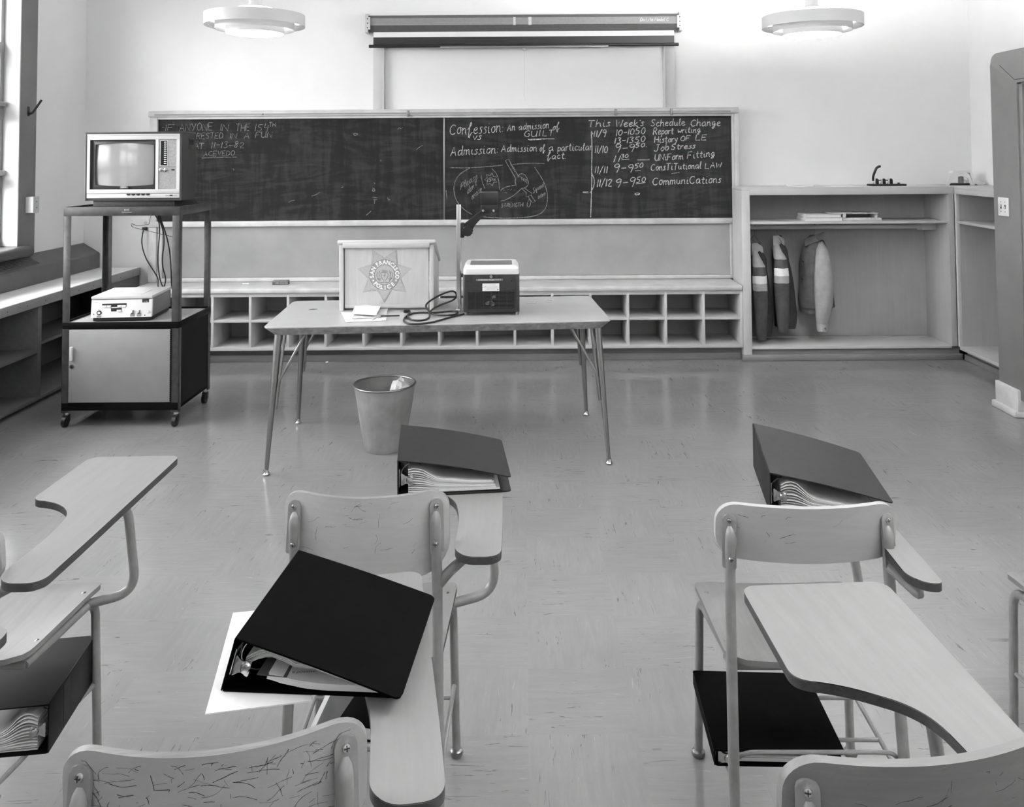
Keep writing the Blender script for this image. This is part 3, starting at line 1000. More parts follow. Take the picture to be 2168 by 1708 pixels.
line(q, [c4(1606, 650), c4(1640, 652)], 0.005); line(q, [c4(1622, 660), c4(1618, 692)], 0.005); line(q, [c4(1612, 668), c4(1640, 664)], 0.005)
line(q, [c4(1615, 545), c4(1622, 556)], 0.005); line(q, [c4(1708, 652), c4(1720, 662), c4(1712, 670), c4(1728, 664)], 0.005)
line(q, [c4(1385, 582), c4(1402, 576)], 0.004); line(q, [c4(1910, 318), c4(1934, 298), c4(1954, 288)], 0.005); line(q, [c4(1780, 178), c4(1794, 160), c4(1800, 176), c4(1816, 162)], 0.004)
line(q, [c4(1022, 684), c4(1036, 674), c4(1066, 668)], 0.004); line(q, [c4(1184, 640), c4(1216, 630), c4(1240, 612)], 0.004); line(q, [c4(1560, 776), c4(1596, 744)], 0.004)
line(q, [c4(636, 450), c4(642, 462)], 0.005); line(q, [c4(1664, 386), c4(1662, 400)], 0.005)
tl = q.build('chalk_notice', M['chalk_faint'], t, smooth=0)
tl['label'] = 'faint capital-letter notice'

q = MB()
for a in (('Confession:', 105, 462, 208, 192, 72), ('An admission', 490, 772, 182, 164, 46), ('of', 800, 842, 178, 172, 44), ('GUI', 608, 714, 222, 217, 40), ('LT', 730, 806, 217, 214, 40), ('vs', 262, 318, 242, 240, 44),
          ('Admission:', 107, 428, 350, 332, 58), ('Admission', 450, 690, 324, 320, 46), ('of', 712, 746, 322, 318, 42), ('a', 772, 802, 318, 316, 48), ('particular', 830, 1066, 318, 312, 48), ('fact.', 760, 884, 372, 370, 44)):
    w5(q, *a, wd=0.0056)
line(q, [c5(630, 240), c5(700, 236), c5(808, 235)], 0.006); line(q, [c5(640, 244), c5(720, 239)], 0.005)
tl = q.build('chalk_definitions', M['chalk'], t, smooth=0)
tl['label'] = 'cursive definitions of confession and admission'
q = MB()
D = lambda pts, w_=0.0055, it=2: line(q, [c5(*p) for p in pts], w_, it)
D([(104, 430), (200, 432), (330, 426), (460, 413)]); D([(528, 408), (620, 400), (742, 402)])
D([(240, 432), (170, 470), (132, 530), (130, 600), (150, 660), (200, 715), (252, 745)]); D([(330, 762), (450, 772), (600, 768), (700, 752), (752, 710), (766, 630), (752, 560), (725, 500), (676, 428)])
D([(78, 582), (84, 640)]); D([(314, 480), (322, 530), (340, 572)]); D([(386, 436), (420, 470), (434, 520), (438, 576)])
st = [(380 + (44 if k % 2 == 0 else 27) * sin(2 * pi * k / 14 + 0.2), 510 - (44 if k % 2 == 0 else 27) * cos(2 * pi * k / 14 + 0.2)) for k in range(15)]
D(st, 0.0055, 0)
w5(q, '154', 356, 408, 526, 524, 26)
D([(478, 384), (498, 371), (566, 488), (548, 502), (478, 384)], 0.0055, 0); w5(q, 'CARD', 512, 546, 408, 462, 14, wd=0.004)
D([(566, 488), (580, 470), (604, 472), (622, 494), (634, 522), (632, 548), (612, 566), (588, 570)])
for k in range(4):
    D([(566 + 16 * k, 494 + 5 * k), (582 + 14 * k, 486 + 9 * k), (590 + 11 * k, 512 + 8 * k)], 0.005)
D([(548, 502), (544, 530), (552, 548)]); D([(446, 582), (480, 560), (520, 552), (552, 546)]); D([(446, 656), (500, 640), (550, 606), (588, 570)])
D([(588, 570), (620, 600), (616, 628), (652, 618), (658, 602), (636, 590), (604, 564)], 0.005, 0)
D([(632, 628), (662, 668), (680, 658), (652, 618)], 0.005, 0); D([(640, 640), (622, 676), (630, 696), (646, 690), (648, 650), (638, 640)])
for k in range(9):
    x_, y_ = 470 + 8 * k + rnd.uniform(-6, 6), 596 + rnd.uniform(-24, 16) - k * 2
    D([(x_, y_), (x_ + 3, y_ + 2)], 0.005, 0)
for (s, x0_, x1_, b0_, b1_, h_) in (('Please', 176, 290, 582, 504, 46), ("don't", 222, 286, 612, 548, 42), ('erase', 252, 318, 648, 590, 44), ('Squad', 664, 736, 604, 560, 34), ('idea', 700, 748, 640, 616, 30)):
    w5(q, s, x0_, x1_, b0_, b1_, h_, wd=0.0045)
w5(q, 'STRENGTH', 450, 598, 698, 692, 26, wd=0.005)
tl = q.build('chalk_drawing', M['chalk_faint'], t, smooth=0)
tl['label'] = 'chalk sketch of a raised fist beside a star'
q = MB()
D([(1058, 190), (1064, 300), (1060, 420), (1062, 520), (1058, 640), (1054, 765)], 0.007)
D([(1062, 470), (1080, 510), (1076, 560), (1050, 600)], 0.006); D([(1000, 598), (1038, 600), (1036, 592), (1002, 592)], 0.005, 0); D([(1058, 182), (1070, 205)], 0.006)
for a in (('This', 1040, 1188, 155, 152, 44), ("Week's", 1228, 1414, 154, 150, 44), ('Schedule', 1460, 1690, 150, 146, 44), ('Change', 1732, 1930, 150, 148, 46),
          ('11/9', 1076, 1160, 220, 218, 42), ('10-1050', 1226, 1422, 216, 202, 42), ('Report', 1476, 1614, 208, 202, 44), ('writing', 1644, 1796, 198, 192, 40),
          ('13-1350', 1216, 1422, 270, 256, 40), ('History', 1484, 1640, 264, 254, 42), ('OF', 1662, 1728, 250, 248, 34), ('LE', 1762, 1838, 244, 242, 38),
          ('11/10', 1084, 1168, 330, 330, 46), ('9-9', 1226, 1352, 322, 318, 48), ('50.', 1356, 1430, 296, 290, 28), ('Job', 1482, 1580, 324, 312, 46), ('Stress', 1596, 1762, 310, 298, 36),
          ('11', 1210, 1256, 392, 388, 42), ('30', 1258, 1308, 368, 362, 26), ('UNiForm', 1488, 1678, 384, 372, 42), ('Fitting', 1706, 1892, 372, 352, 44),
          ('11/11', 1084, 1168, 468, 468, 46), ('9-9', 1216, 1344, 458, 454, 50), ('50', 1350, 1408, 436, 428, 30), ('ConsTiTutional', 1462, 1800, 450, 436, 44), ('LAW', 1826, 1940, 436, 430, 36),
          ('11/12', 1098, 1196, 560, 556, 48), ('9-9', 1228, 1356, 560, 548, 56), ('50', 1362, 1424, 534, 524, 36), ('CommuniCations', 1474, 1936, 548, 532, 50)):
    w5(q, *a, wd=0.0066)
D([(1370, 378), (1452, 377)], 0.006); D([(1262, 376), (1314, 372)], 0.005); D([(1352, 452), (1392, 448)], 0.005); D([(1358, 540), (1424, 530)], 0.005)
D([(1352, 606), (1364, 600), (1386, 602), (1380, 612), (1356, 614), (1352, 606)], 0.006); D([(1600, 470), (1656, 462)], 0.003)
tl = q.build('chalk_schedule', M['chalk'], t, smooth=0)
tl['label'] = 'bright white weekly schedule'

t = thing('tackboard', 'pale dusty tackboard panel below the chalkboard', 'tackboard')
b = MB(); b.box(BX0, BX1 - 0.02, BY + 0.012, YB - 0.002, 0.62, BZ0 - 0.046); b.build('panel', M['tack'], t, smooth=0)
b = MB()
b.box(BX0, BX1 + 0.018, BY - 0.012, YB - 0.002, 0.586, 0.618, 0.006); b.box(BX1 - 0.022, BX1 + 0.018, BY - 0.010, YB - 0.002, 0.60, BZ0 - 0.046, 0.004); b.box(BX0 + 0.002, BX0 + 0.04, BY - 0.004, YB - 0.002, 0.60, BZ0 - 0.046, 0.004)
b.build('frame', M['trim'], t)
b = MB(); b.box(BX1 + 0.022, BX1 + 0.058, BY - 0.03, YB - 0.002, 0.586, BZ0 - 0.046, 0.004); b.build('frame_stile', M['trim'], t)
b = MB(); b.box(BX0 - 0.065, BX0 - 0.001, BY - 0.022, YB - 0.002, 0.586, BZ0 - 0.047, 0.004); b.build('frame_stile', M['trim'], t)

# ---------------------------------------------------------------- projection screen and its two wall boards
for (xa, xb, lbl) in ((-1.262, -1.165, 'left'), (1.165, 1.262, 'right')):
    s_ = 1 if lbl == 'left' else -1
    b = MB(); b.box(xa, xb, YB - 0.028, YB - 0.002, BZ1 + 0.073, 2.72, 0.003)
    e = xb if lbl == 'left' else xa
    b.box(e - 0.012 * (1 if lbl == 'left' else 0) - 0.0, e + 0.012 * (0 if lbl == 'left' else 1), YB - 0.055, YB - 0.02, BZ1 + 0.073, 2.72, 0.003)
    struct(b.build('trim_%d' % (1 if lbl == 'left' else 2), M['board_w']))
SY = YB - 0.13
t = thing('projection_screen', 'rolled-up grey projection screen case mounted above the chalkboard', 'projector screen', (0, 0, 0))
sz0, sz1 = 2.632, 2.775
hx = 1.285
prof = [(SY + 0.10, sz1), (SY + 0.02, sz1), (SY - 0.012, sz1 - 0.028), (SY - 0.016, sz0 + 0.055), (SY + 0.016, sz0 + 0.004), (SY + 0.055, sz0), (SY + 0.10, sz0 + 0.03)]
vs = [(x, y, z) for x in (-hx, hx) for (y, z) in prof]
n = len(prof)
b = MB(); b.add(vs, [(i, (i + 1) % n, n + (i + 1) % n, n + i) for i in range(n)], [0, 1, 2, 3, 1, 0, 0])
b.add(vs, [tuple(range(n)), tuple(range(2 * n - 1, n - 1, -1))], 0)
scg, scd = paint('screen_case_hammertone', 0.52, 0.5, 0.02, 40.0), paint('screen_case_dark', 0.33, 0.5, 0.02, 40.0)
b.build('case', [scd, scd, scg, scd], t, smooth=0)
for sx in (-1, 1):
    b = MB(); b.prism(rpoly([(SY - 0.026, sz0 - 0.006, 0.01), (SY + 0.11, sz0 - 0.006, 0.01), (SY + 0.11, sz1 + 0.012, 0.012), (SY + 0.0, sz1 + 0.014, 0.012), (SY - 0.026, sz1 - 0.02, 0.012)]), 0, 0.022, 0.002)
    b.v = [(sx * (hx + z), x, y) for (x, y, z) in b.v]
    if sx < 0:
        b.f = b.f
    b.box(sx * (hx - 0.022), sx * (hx + 0.022), SY - 0.03, SY - 0.026, sz0 + 0.02, sz1 - 0.02, 0.001)
    for z in (sz0 + 0.035, (sz0 + sz1) / 2, sz1 - 0.035):
        b.cyl((sx * hx, SY - 0.033, z), (sx * hx, SY - 0.03, z), 0.005, 8, 1)
    b.build('end_cap', [M['trim'], M['black']], t)
b = MB(); b.box(-1.245, 1.245, SY + 0.018, SY + 0.021, 2.555, sz0 + 0.02); b.build('screen_fabric', M['white'], t, smooth=0)
b = MB(); b.box(-1.245, 1.245, SY + 0.0155, SY + 0.0175, 2.515, 2.592); b.cyl((-1.28, SY + 0.012, 2.518), (1.28, SY + 0.012, 2.518), 0.013, 14); b.build('bottom_batten', M['black'], t)
b = MB(); b.box(-0.69, 0.70, SY - 0.003, SY + 0.02, 2.500, 2.512, 0.002)
for x in (-0.68, 0.69):
    b.cyl((x, SY - 0.005, 2.506), (x, SY - 0.002, 2.506), 0.004, 8)
pb = b.build('pull_bar', M['steel_d'], t)
b = MB(); b.tube([(0.005 + 0.014 * cos(a * pi / 8), SY, 2.485 + 0.014 * sin(a * pi / 8)) for a in range(17)], 0.002, 6); b.build('pull_ring', M['steel'], pb)
b = MB(); b.tube(smooth_line([(0.005, SY, 2.471), (0.0, SY, 2.38), (0.008, SY, 2.25), (-0.004, SY, 2.15), (0.004, SY, 2.085), (0.014, SY, 2.06)]), 0.0012, 5); b.build('pull_string', M['paper2'], pb)
for (x, wd) in ((-0.076, 0.020), (0.052, 0.026)):
    b = MB(); b.box(x - wd / 2, x + wd / 2, SY - 0.0185, SY - 0.0162, sz0 + 0.052, sz1 - 0.026); b.build('tape_strip', M['trim'], t, smooth=0)
b = MB()
Tm = Matrix.Translation((1.078, SY - 0.0172, 2.722)) @ Matrix.Rotation(R(90), 4, 'X')
cur_ = 0.0
_st = []
for ch in 'Da Lite Model C':
    if ch == ' ':
        cur_ += 2.5; continue
    g, wq = glyph(ch)
    for s2 in g:
        _st.append([(cur_ + p.x + 0.25 * p.y, p.y) for p in s2])
    cur_ += wq + 0.8
for s2 in _st:
    b.ribbon([Tm @ Vector(((x / cur_ - 0.5) * 0.235, (y - 4) * 0.0034, 0)) for x, y in s2], 0.0042, (0, -1, 0))
b.build('lettering', M['trim'], t, smooth=0)

# eraser and chalk on the ledge, stub on the floor
t = thing('chalk_eraser', 'worn felt chalk eraser lying on the ledge under the tackboard', 'eraser', (-1.966, 6.885, 0.5855), 0.05)
b = MB(); b.box(-0.064, 0.064, -0.026, 0.026, 0.0, 0.022, 0.004); b.build('felt_pad', paint('dusty_felt', 0.42, 0.9, 0.12, 60.0), t)
b = MB(); b.box(-0.064, 0.064, -0.026, 0.026, 0.0225, 0.034, 0.005); b.build('back_block', paint('eraser_back', 0.5, 0.8, 0.08, 40.0), t)
b = MB(); b.cyl((-2.275, 6.88, 0.5925), (-2.225, 6.885, 0.5925), 0.006, 10); tag(b.build('chalk_stick', M['paper']), 'white stick of chalk on the ledge left of the eraser', 'chalk')
p = Vector((-1.55, 6.72, 0.006)); b = MB(); b.cyl((-1.56, 6.70, 0.0065), (-1.545, 6.712, 0.0065), 0.006, 10); tag(b.build('chalk_stub', M['paper']), 'tiny white chalk stub on the floor by the cubbyhole kick board', 'chalk')

# wall outlet with a plug, behind the cart
t = thing('wall_outlet', 'white wall outlet left of the chalkboard, behind the television cart', 'outlet', (-3.16, YB - 0.001, 1.045))
b = MB(); b.box(-0.036, 0.036, -0.006, 0, -0.058, 0.058, 0.002); b.build('cover_plate', M['white'], t)
for z in (-0.022, 0.022):
    b = MB(); b.cyl((0, -0.0085, z), (0, -0.006, z), 0.016, 16); b.build('receptacle', M['trim'], t)
# ---------------------------------------------------------------- teacher's table
TZ = 0.74
tb = thing('classroom_table', 'long pale laminate table on four splayed tapered metal legs', 'table', (-0.475, 4.86, 0), R(4.0))
W2, D2 = 0.905, 0.395


def rrect(w_, d_, r, seg=6):
    return rpoly([(-w_, -d_, r), (w_, -d_, r), (w_, d_, r), (-w_, d_, r)], seg)


rings = [[(x, y, z) for x, y in rrect(W2 - i, D2 - i, 0.05)] for (i, z) in ((0.042, TZ - 0.05), (0.002, TZ - 0.010), (0.0, TZ - 0.007), (0.0, TZ - 0.002), (0.002, TZ))]
b = MB(); b.loft(rings, [1, 1, 0, 0]); b.build('tabletop', [M['table'], M['tedge']], tb, smooth=30)
for sx in (-1, 1):
    for sy in (-1, 1):
        top, ft = Vector((sx * 0.838, sy * 0.335, TZ - 0.05)), Vector((sx * 0.878, sy * 0.415, 0.018))
        b = MB(); b.tube([top, top.lerp(ft, 0.15), ft], [0.0195, 0.019, 0.0105], 16)
        b.tube([top + Vector((-sx * 0.033, 0, 0)), top.lerp(ft, 0.55) + Vector((-sx * 0.02, 0, 0))], [0.008, 0.008], 8)
        lg = b.build('leg', M['steel_d'], tb)
        b = MB(); b.lathe([(0.0, 0.0), (0.016, 0.001), (0.019, 0.008), (0.014, 0.016), (0.0125, 0.03), (0.0, 0.031)], (ft.x + sx * 0.001, ft.y, 0.0), 18); b.build('glide', M['steel'], lg)
        b = MB(); kn = top.lerp(ft, 0.40)
        b.tube(fillet([(sx * 0.70, sy * 0.33, TZ - 0.05), kn + Vector((-sx * 0.024, 0, 0.03)), kn + Vector((-sx * 0.024, 0, -0.02))], 0.01), 0.0065, 8)
        b.tube([kn + Vector((-sx * 0.030, 0, 0)), kn + Vector((-sx * 0.004, 0, 0))], 0.006, 8)
        b.build('brace', M['steel_d'], tb)

# ---------------------------------------------------------------- table lectern with the star badge
t = thing('tabletop_lectern', 'light wood tabletop lectern with a seven-pointed star badge on its front', 'lectern', (-0.788, 4.855, TZ))
wo = wood('lectern_oak', 0.76, 'Z', 0.055, 0.5, 1.2, 0.12)
hw = 0.268
b = MB(); b.box(-hw + 0.03, hw - 0.03, 0.012, 0.028, 0.016, 0.372); b.build('front_panel', wo, t, smooth=0)
b = MB(); b.box(-hw + 0.03, hw - 0.03, 0.008, 0.03, 0.012, 0.03, 0.003); b.build('bottom_rail', M['oak'], t)
for sx in (-1, 1):
    b = MB(); b.prism(rpoly([(0.0, 0.0, 0.0), (0.285, 0.0, 0.0), (0.285, 0.235, 0.004), (0.0, 0.372, 0.006)]), 0, 0.024, 0.005)
    b.v = [(sx * (hw - z), x, y) for (x, y, z) in b.v]
    b.build('side_panel', wo, t)
b = MB()
ang = math.atan2(0.137, 0.285)
b.box(-hw - 0.012, hw + 0.012, -0.012, 0.315, 0.0, 0.024, 0.009, seg=3)
Mx = Matrix.Translation((0, 0, 0.374)) @ Matrix.Rotation(-ang, 4, 'X')
b.v = [tuple(Mx @ Vector(p)) for p in b.v]
b.build('sloping_top', M['oak'], t)
b = MB(); b.box(-hw + 0.02, hw - 0.02, -0.016, 0.012, 0.352, 0.383, 0.008); b.build('top_rail', M['oak'], t)
# badge, carved lines
FYB = 0.0112
cz, cx_ = 0.199, -0.012


def bp(r, a, dy=0.0):
    return (cx_ + r * cos(a), FYB - dy, cz + r * sin(a))


dk, ltx = newmat('badge_dark_line', 0.30, 0.7), newmat('badge_white_letter', 0.93, 0.6)
bd = MB()
bd.add([bp(0.086, 2 * pi * k / 64, 0.0002) for k in range(64)] + [bp(0.057, 2 * pi * k / 64, 0.0002) for k in range(64)], [(k, (k + 1) % 64, 64 + (k + 1) % 64, 64 + k) for k in range(64)], 1)
star = lambda ro, ri: [bp(ro if k % 2 == 0 else ri, -pi / 2 + pi * k / 7, 0.0003) for k in range(15)]
bd.add([bp(0.148 if k % 2 == 0 else 0.089, -pi / 2 + pi * k / 7, 0.0001) for k in range(14)], [tuple(range(14))], 3)
bd.ribbon(star(0.156, 0.094), 0.0017, (0, -1, 0), 0)
bd.ribbon(star(0.146, 0.088), 0.0011, (0, -1, 0), 0)
for r_ in (0.0862, 0.0565):
    bd.ribbon([bp(r_, 2 * pi * k / 64, 0.0004) for k in range(65)], 0.0015, (0, -1, 0), 0)


def badge_letter(ch, deg, up=True, size=0.031):
    a = R(deg)
    x, y, z = bp(0.0715, a, 0.0006)
    rot = a - pi / 2 if up else a + pi / 2
    mt = Matrix.Translation((x, y, z)) @ Matrix.Rotation(pi / 2, 4, 'X') @ Matrix.Rotation(rot, 4, 'Z')
    bd.text(ch, size, mt, 2, squash=0.92, bold=0.0011)
    # serifs
    if ch in 'ANFRIPL':
        for sx in ((-0.004, 0.004) if ch in 'IFP' else (-0.0075, 0.0075)):
            p = [mt @ Vector((sx - 0.004, -0.0108, 0.0)), mt @ Vector((sx + 0.004, -0.0108, 0.0))]
            bd.ribbon(p, 0.0022, (0, -1, 0), 2)


for ch, dg in zip('SANFRANCISCO', (188, 170, 151, 126, 109, 91, 73, 54, 40, 27, 9, -9)):
    badge_letter(ch, dg)
for ch, dg in zip('POLICE', (223, 240, 257, 272, 290, 311)):
    badge_letter(ch, dg, False)
for dg in (206, 334):
    x, y, z = bp(0.0715, R(dg), 0.0006)
    bd.add([(x + (0.0075 if k % 2 == 0 else 0.003) * cos(pi / 2 + pi * k / 5), y, z + (0.0075 if k % 2 == 0 else 0.003) * sin(pi / 2 + pi * k / 5)) for k in range(10)], [tuple(range(10))], 2)
bd.add([bp(0.0555, 2 * pi * k / 48, 0.0002) for k in range(48)], [tuple(range(48))], 3)
sl = random.Random(3)
bd.ribbon(smooth_line([(cx_ + x, FYB - 0.0005, cz + z) for x, z in ((-0.022, 0.012), (-0.018, -0.018), (0, -0.034), (0.018, -0.018), (0.022, 0.012), (-0.022, 0.012))], 1), 0.002, (0, -1, 0), 0)
bd.add([(cx_ + x, FYB - 0.0004, cz + z) for x, z in ((-0.017, 0.014), (0.017, 0.014), (0.015, 0.027), (-0.015, 0.027))], [(0, 1, 2, 3)], 1)
for sx in (-1, 1):
    for q_ in (((0.026, 0.024), (0.034, 0.010), (0.030, -0.010), (0.036, -0.026)), ((0.040, 0.018), (0.046, 0.0), (0.040, -0.020), (0.026, -0.034)), ((0.020, -0.020), (0.030, -0.028), (0.044, -0.018))):
        bd.ribbon(smooth_line([(cx_ + sx * x, FYB - 0.0005, cz + z) for x, z in q_]), 0.0022, (0, -1, 0), 0, 0.8)
bd.ribbon(smooth_line([(cx_ + x, FYB - 0.0005, cz + z) for x, z in ((-0.03, -0.040), (-0.012, -0.046), (0.0, -0.040), (0.012, -0.046), (0.03, -0.040))]), 0.0022, (0, -1, 0), 0)
for _ in range(26):
    a_, r_ = sl.uniform(0, 2 * pi), sl.uniform(0.0, 0.042)
    x, z = cx_ + r_ * cos(a_), cz + r_ * sin(a_) - 0.004
    bd.ribbon([(x, FYB - 0.0006, z), (x + sl.uniform(-0.006, 0.006), FYB - 0.0006, z + sl.uniform(-0.006, 0.006))], 0.0016, (0, -1, 0), 0)
bd.build('star_badge', [dk, newmat('badge_ring_grey', 0.60, 0.7), ltx, paint('badge_stain', 0.70, 0.6, 0.03, 90.0)], t, smooth=0)

# ---------------------------------------------------------------- overhead projector
t = thing('overhead_projector', 'black overhead projector with pale top, grille front and tall arm post', 'projector', (-0.187, 4.685, TZ), R(1.5))
b = MB(); b.prism(rpoly([(-0.155, 0, 0.016), (0.155, 0, 0.016), (0.155, 0.30, 0.016), (-0.155, 0.30, 0.016)]), 0.018, 0.222, 0.004); b.build('body', M['blackm'], t)
b = MB()
cap = [[(x, y + 0.15, z) for x, y in rrect(a, d, 0.02)] for (a, d, z) in ((0.152, 0.148, 0.222), (0.154, 0.150, 0.228), (0.152, 0.148, 0.252), (0.140, 0.136, 0.268), (0.136, 0.132, 0.270), (0.118, 0.112, 0.270), (0.116, 0.110, 0.264))]
b.loft(cap); b.build('top_cap', M['white'], t, smooth=30)
b = MB(); b.box(-0.1155, 0.1155, 0.041, 0.259, 0.2645, 0.268); b.build('stage_glass', newmat('stage_glass', 0.62, 0.12), t)
b = MB()   # grille: bars over a dark opening
b.box(-0.128, 0.128, -0.0012, 0.004, 0.036, 0.128, 0, 1)
gx0, gx1, gz0, gz1 = -0.128, 0.128, 0.036, 0.128
for k in range(14):
    z = gz0 + (gz1 - gz0) * k / 13
    b.box(gx0, gx1, -0.004, -0.0005, z - 0.0014, z + 0.0014)
for k in range(7):
    x = gx0 + (gx1 - gx0) * k / 6
    w_ = 0.004 if k == 3 else 0.0018
    b.box(x - w_, x + w_, -0.0045, -0.0005, gz0, gz1)
b.build('grille', [M['blackm'], M['void']], t, smooth=0)
b = MB()
for (a0, l, ang) in ((0.0, 0.034, 230), (0.0, 0.034, 300), (0.0, 0.034, 40)):
    a = R(ang); c0 = Vector((-0.005, -0.0014, 0.085))
    d1, d2 = Vector((cos(a), 0, sin(a))), Vector((-sin(a), 0, cos(a)))
    b.add([c0 + d1 * 0.008 - d2 * 0.003, c0 + d1 * 0.03 - d2 * 0.011, c0 + d1 * 0.038, c0 + d1 * 0.03 + d2 * 0.011, c0 + d1 * 0.008 + d2 * 0.003], [(0, 1, 2, 3, 4)])
b.build('fan', M['steel_d'], t, smooth=0)
b = MB(); b.cyl((0.0, -0.012, 0.212), (0.0, 0.001, 0.212), 0.0085, 20); b.build('latch_knob', M['steel'], t)
b = MB(); b.box(-0.083, 0.065, -0.0016, 0.0, 0.188, 0.199)
b.text('OVERHEAD PROJECTOR N', 0.0105, Matrix.Translation((-0.009, -0.0018, 0.1935)) @ Matrix.Rotation(pi / 2, 4, 'X'), 1)
b.build('name_tape', [newmat('embossed_tape', 0.42, 0.5), M['white']], t, smooth=0)
b = MB(); b.box(-0.048, 0.044, -0.0016, 0.0, 0.133, 0.174)
b.box(-0.048, 0.044, -0.0018, -0.0016, 0.1525, 0.1535, 0, 1)
for (x0_, x1_, z) in ((-0.01, 0.026, 0.166), (-0.04, -0.02, 0.158), (-0.016, 0.036, 0.158), (-0.02, 0.02, 0.147), (-0.03, 0.02, 0.141), (-0.04, -0.036, 0.146)):
    b.ribbon([(x0_ + (x1_ - x0_) * k / 12, -0.0019, z + (0.0012 if k % 2 else -0.0012)) for k in range(13)], 0.0009, (0, -1, 0), 2)
b.cyl((0.036, -0.0021, 0.141), (0.036, -0.0017, 0.141), 0.0045, 14, 2)
b.build('rating_plate', [M['paper'], newmat('plate_line', 0.4), newmat('plate_print', 0.55)], t, smooth=0)
for x in (-0.128, 0.112):
    b = MB(); b.cyl((x, -0.002, 0.186), (x, 0.002, 0.186), 0.0035, 10); b.build('screw', M['void'], t)
for (x, y) in ((-0.14, 0.02), (0.14, 0.02), (-0.14, 0.28), (0.14, 0.28)):
    b = MB(); b.cyl((x, y, 0.0), (x, y, 0.02), 0.009, 14); b.build('foot', M['steel_d'], t)
b = MB(); b.box(-0.195, -0.169, 0.10, 0.126, 0.005, 0.60, 0.003); b.box(-0.201, -0.169, 0.094, 0.13, 0.0, 0.02, 0.003); b.build('post', M['steel'], t)
b = MB(); b.box(-0.170, -0.150, 0.095, 0.131, 0.195, 0.212, 0.003); b.build('post_bracket', M['black'], t)
b = MB(); b.box(-0.171, -0.150, 0.085, 0.138, 0.415, 0.497, 0.004); hd = b.build('collar', M['black'], t)
b = MB(); b.cyl((-0.130, 0.055, 0.455), (-0.130, 0.085, 0.455), 0.026, 24)
for k in range(12):
    a = 2 * pi * k / 12
    b.cyl((-0.130 + 0.026 * cos(a), 0.057, 0.455 + 0.026 * sin(a)), (-0.130 + 0.026 * cos(a), 0.083, 0.455 + 0.026 * sin(a)), 0.0045, 8)
b.cyl((-0.130, 0.052, 0.455), (-0.130, 0.056, 0.455), 0.014, 20); b.cyl((-0.150, 0.075, 0.457), (-0.155, 0.075, 0.457), 0.018, 16, 1)
b.build('focus_knob', [M['black'], M['steel']], t)
b = MB()
b.prism(rpoly([(-0.160, 0.485, 0.005), (-0.050, 0.568, 0.01), (-0.030, 0.582, 0.01), (0.0, 0.584, 0.01), (0.036, 0.566, 0.004), (0.036, 0.556, 0.004), (-0.020, 0.553, 0.02), (-0.072, 0.505, 0.02), (-0.100, 0.470, 0.015), (-0.115, 0.425, 0.006), (-0.150, 0.425, 0.005)]), 0, 0.05, 0.004)
b.v = [(x, 0.136 - z, y) for (x, y, z) in b.v]
b.build('arm', M['black'], t)
b = MB(); b.box(-0.056, 0.040, 0.06, 0.165, 0.602, 0.668, 0.004); b.box(-0.056, 0.042, 0.062, 0.16, 0.556, 0.604, 0.006); b.box(-0.056, 0.041, 0.0585, 0.062, 0.6, 0.604, 0, 1)
b.build('projection_head', [M['black'], M['void']], t)
for x in (-0.044, 0.014):
    b = MB(); b.cyl((x, 0.058, 0.567), (x, 0.064, 0.567), 0.0068, 16); b.build('head_screw', M['steel'], t)

# mains cable of the projector, coiled on the table
def wt(px, py, z):
    d = FW + RT * ((px - PPX) / FPX) - UP * ((py - PPY) / FPX)
    return Vector((0, 0, EYE)) + d * ((z - EYE) / d.z)


b = MB()
tz = TZ + 0.0055
pts = [(-0.30, 4.73, tz + 0.012), wt(985, 664, tz), wt(950, 672, tz), wt(915, 683, tz), wt(870, 687, tz), wt(852, 680, tz), wt(860, 668, tz), wt(880, 661, tz), wt(920, 662, tz), wt(958, 658, tz), wt(972, 662, tz), wt(960, 667, tz + 0.003), wt(930, 668, tz + 0.006), wt(905, 662, tz + 0.006)]
pts += [(-0.42, 5.06, TZ + 0.02), (-0.40, 5.02, TZ + 0.06), (-0.42, 4.99, TZ + 0.09), (-0.475, 4.90, TZ + 0.085), (-0.535, 4.835, TZ + 0.06), (-0.565, 4.80, TZ + 0.035), (-0.53, 4.73, TZ + 0.015), wt(910, 674, tz), wt(890, 679, tz), wt(868, 677, tz), wt(862, 668, tz), wt(868, 660, tz)]
pts = [Vector(p) for p in pts]
pts = pts[:14] + [Vector((-0.50, 4.95, tz + 0.006))] + pts[14:]
b.tube(smooth_line(pts, 3), 0.0052, 10)
cb = tag(b.build('projector_cable', M['black']), 'black mains cable coiled on the table between lectern and projector', 'cable')
b = MB(); e = pts[-1]; b.box(e.x - 0.035, e.x + 0.0, e.y - 0.01, e.y + 0.012, TZ + 0.001, TZ + 0.018, 0.004); pg = b.build('plug', M['black'], cb)
b = MB(); b.box(e.x - 0.055, e.x - 0.034, e.y - 0.007, e.y - 0.0055, TZ + 0.006, TZ + 0.012); b.build('plug_prong', M['steel'], pg, smooth=0)
b = MB(); b.box(e.x - 0.055, e.x - 0.034, e.y + 0.0065, e.y + 0.008, TZ + 0.006, TZ + 0.012); b.build('plug_prong', M['steel'], pg, smooth=0)


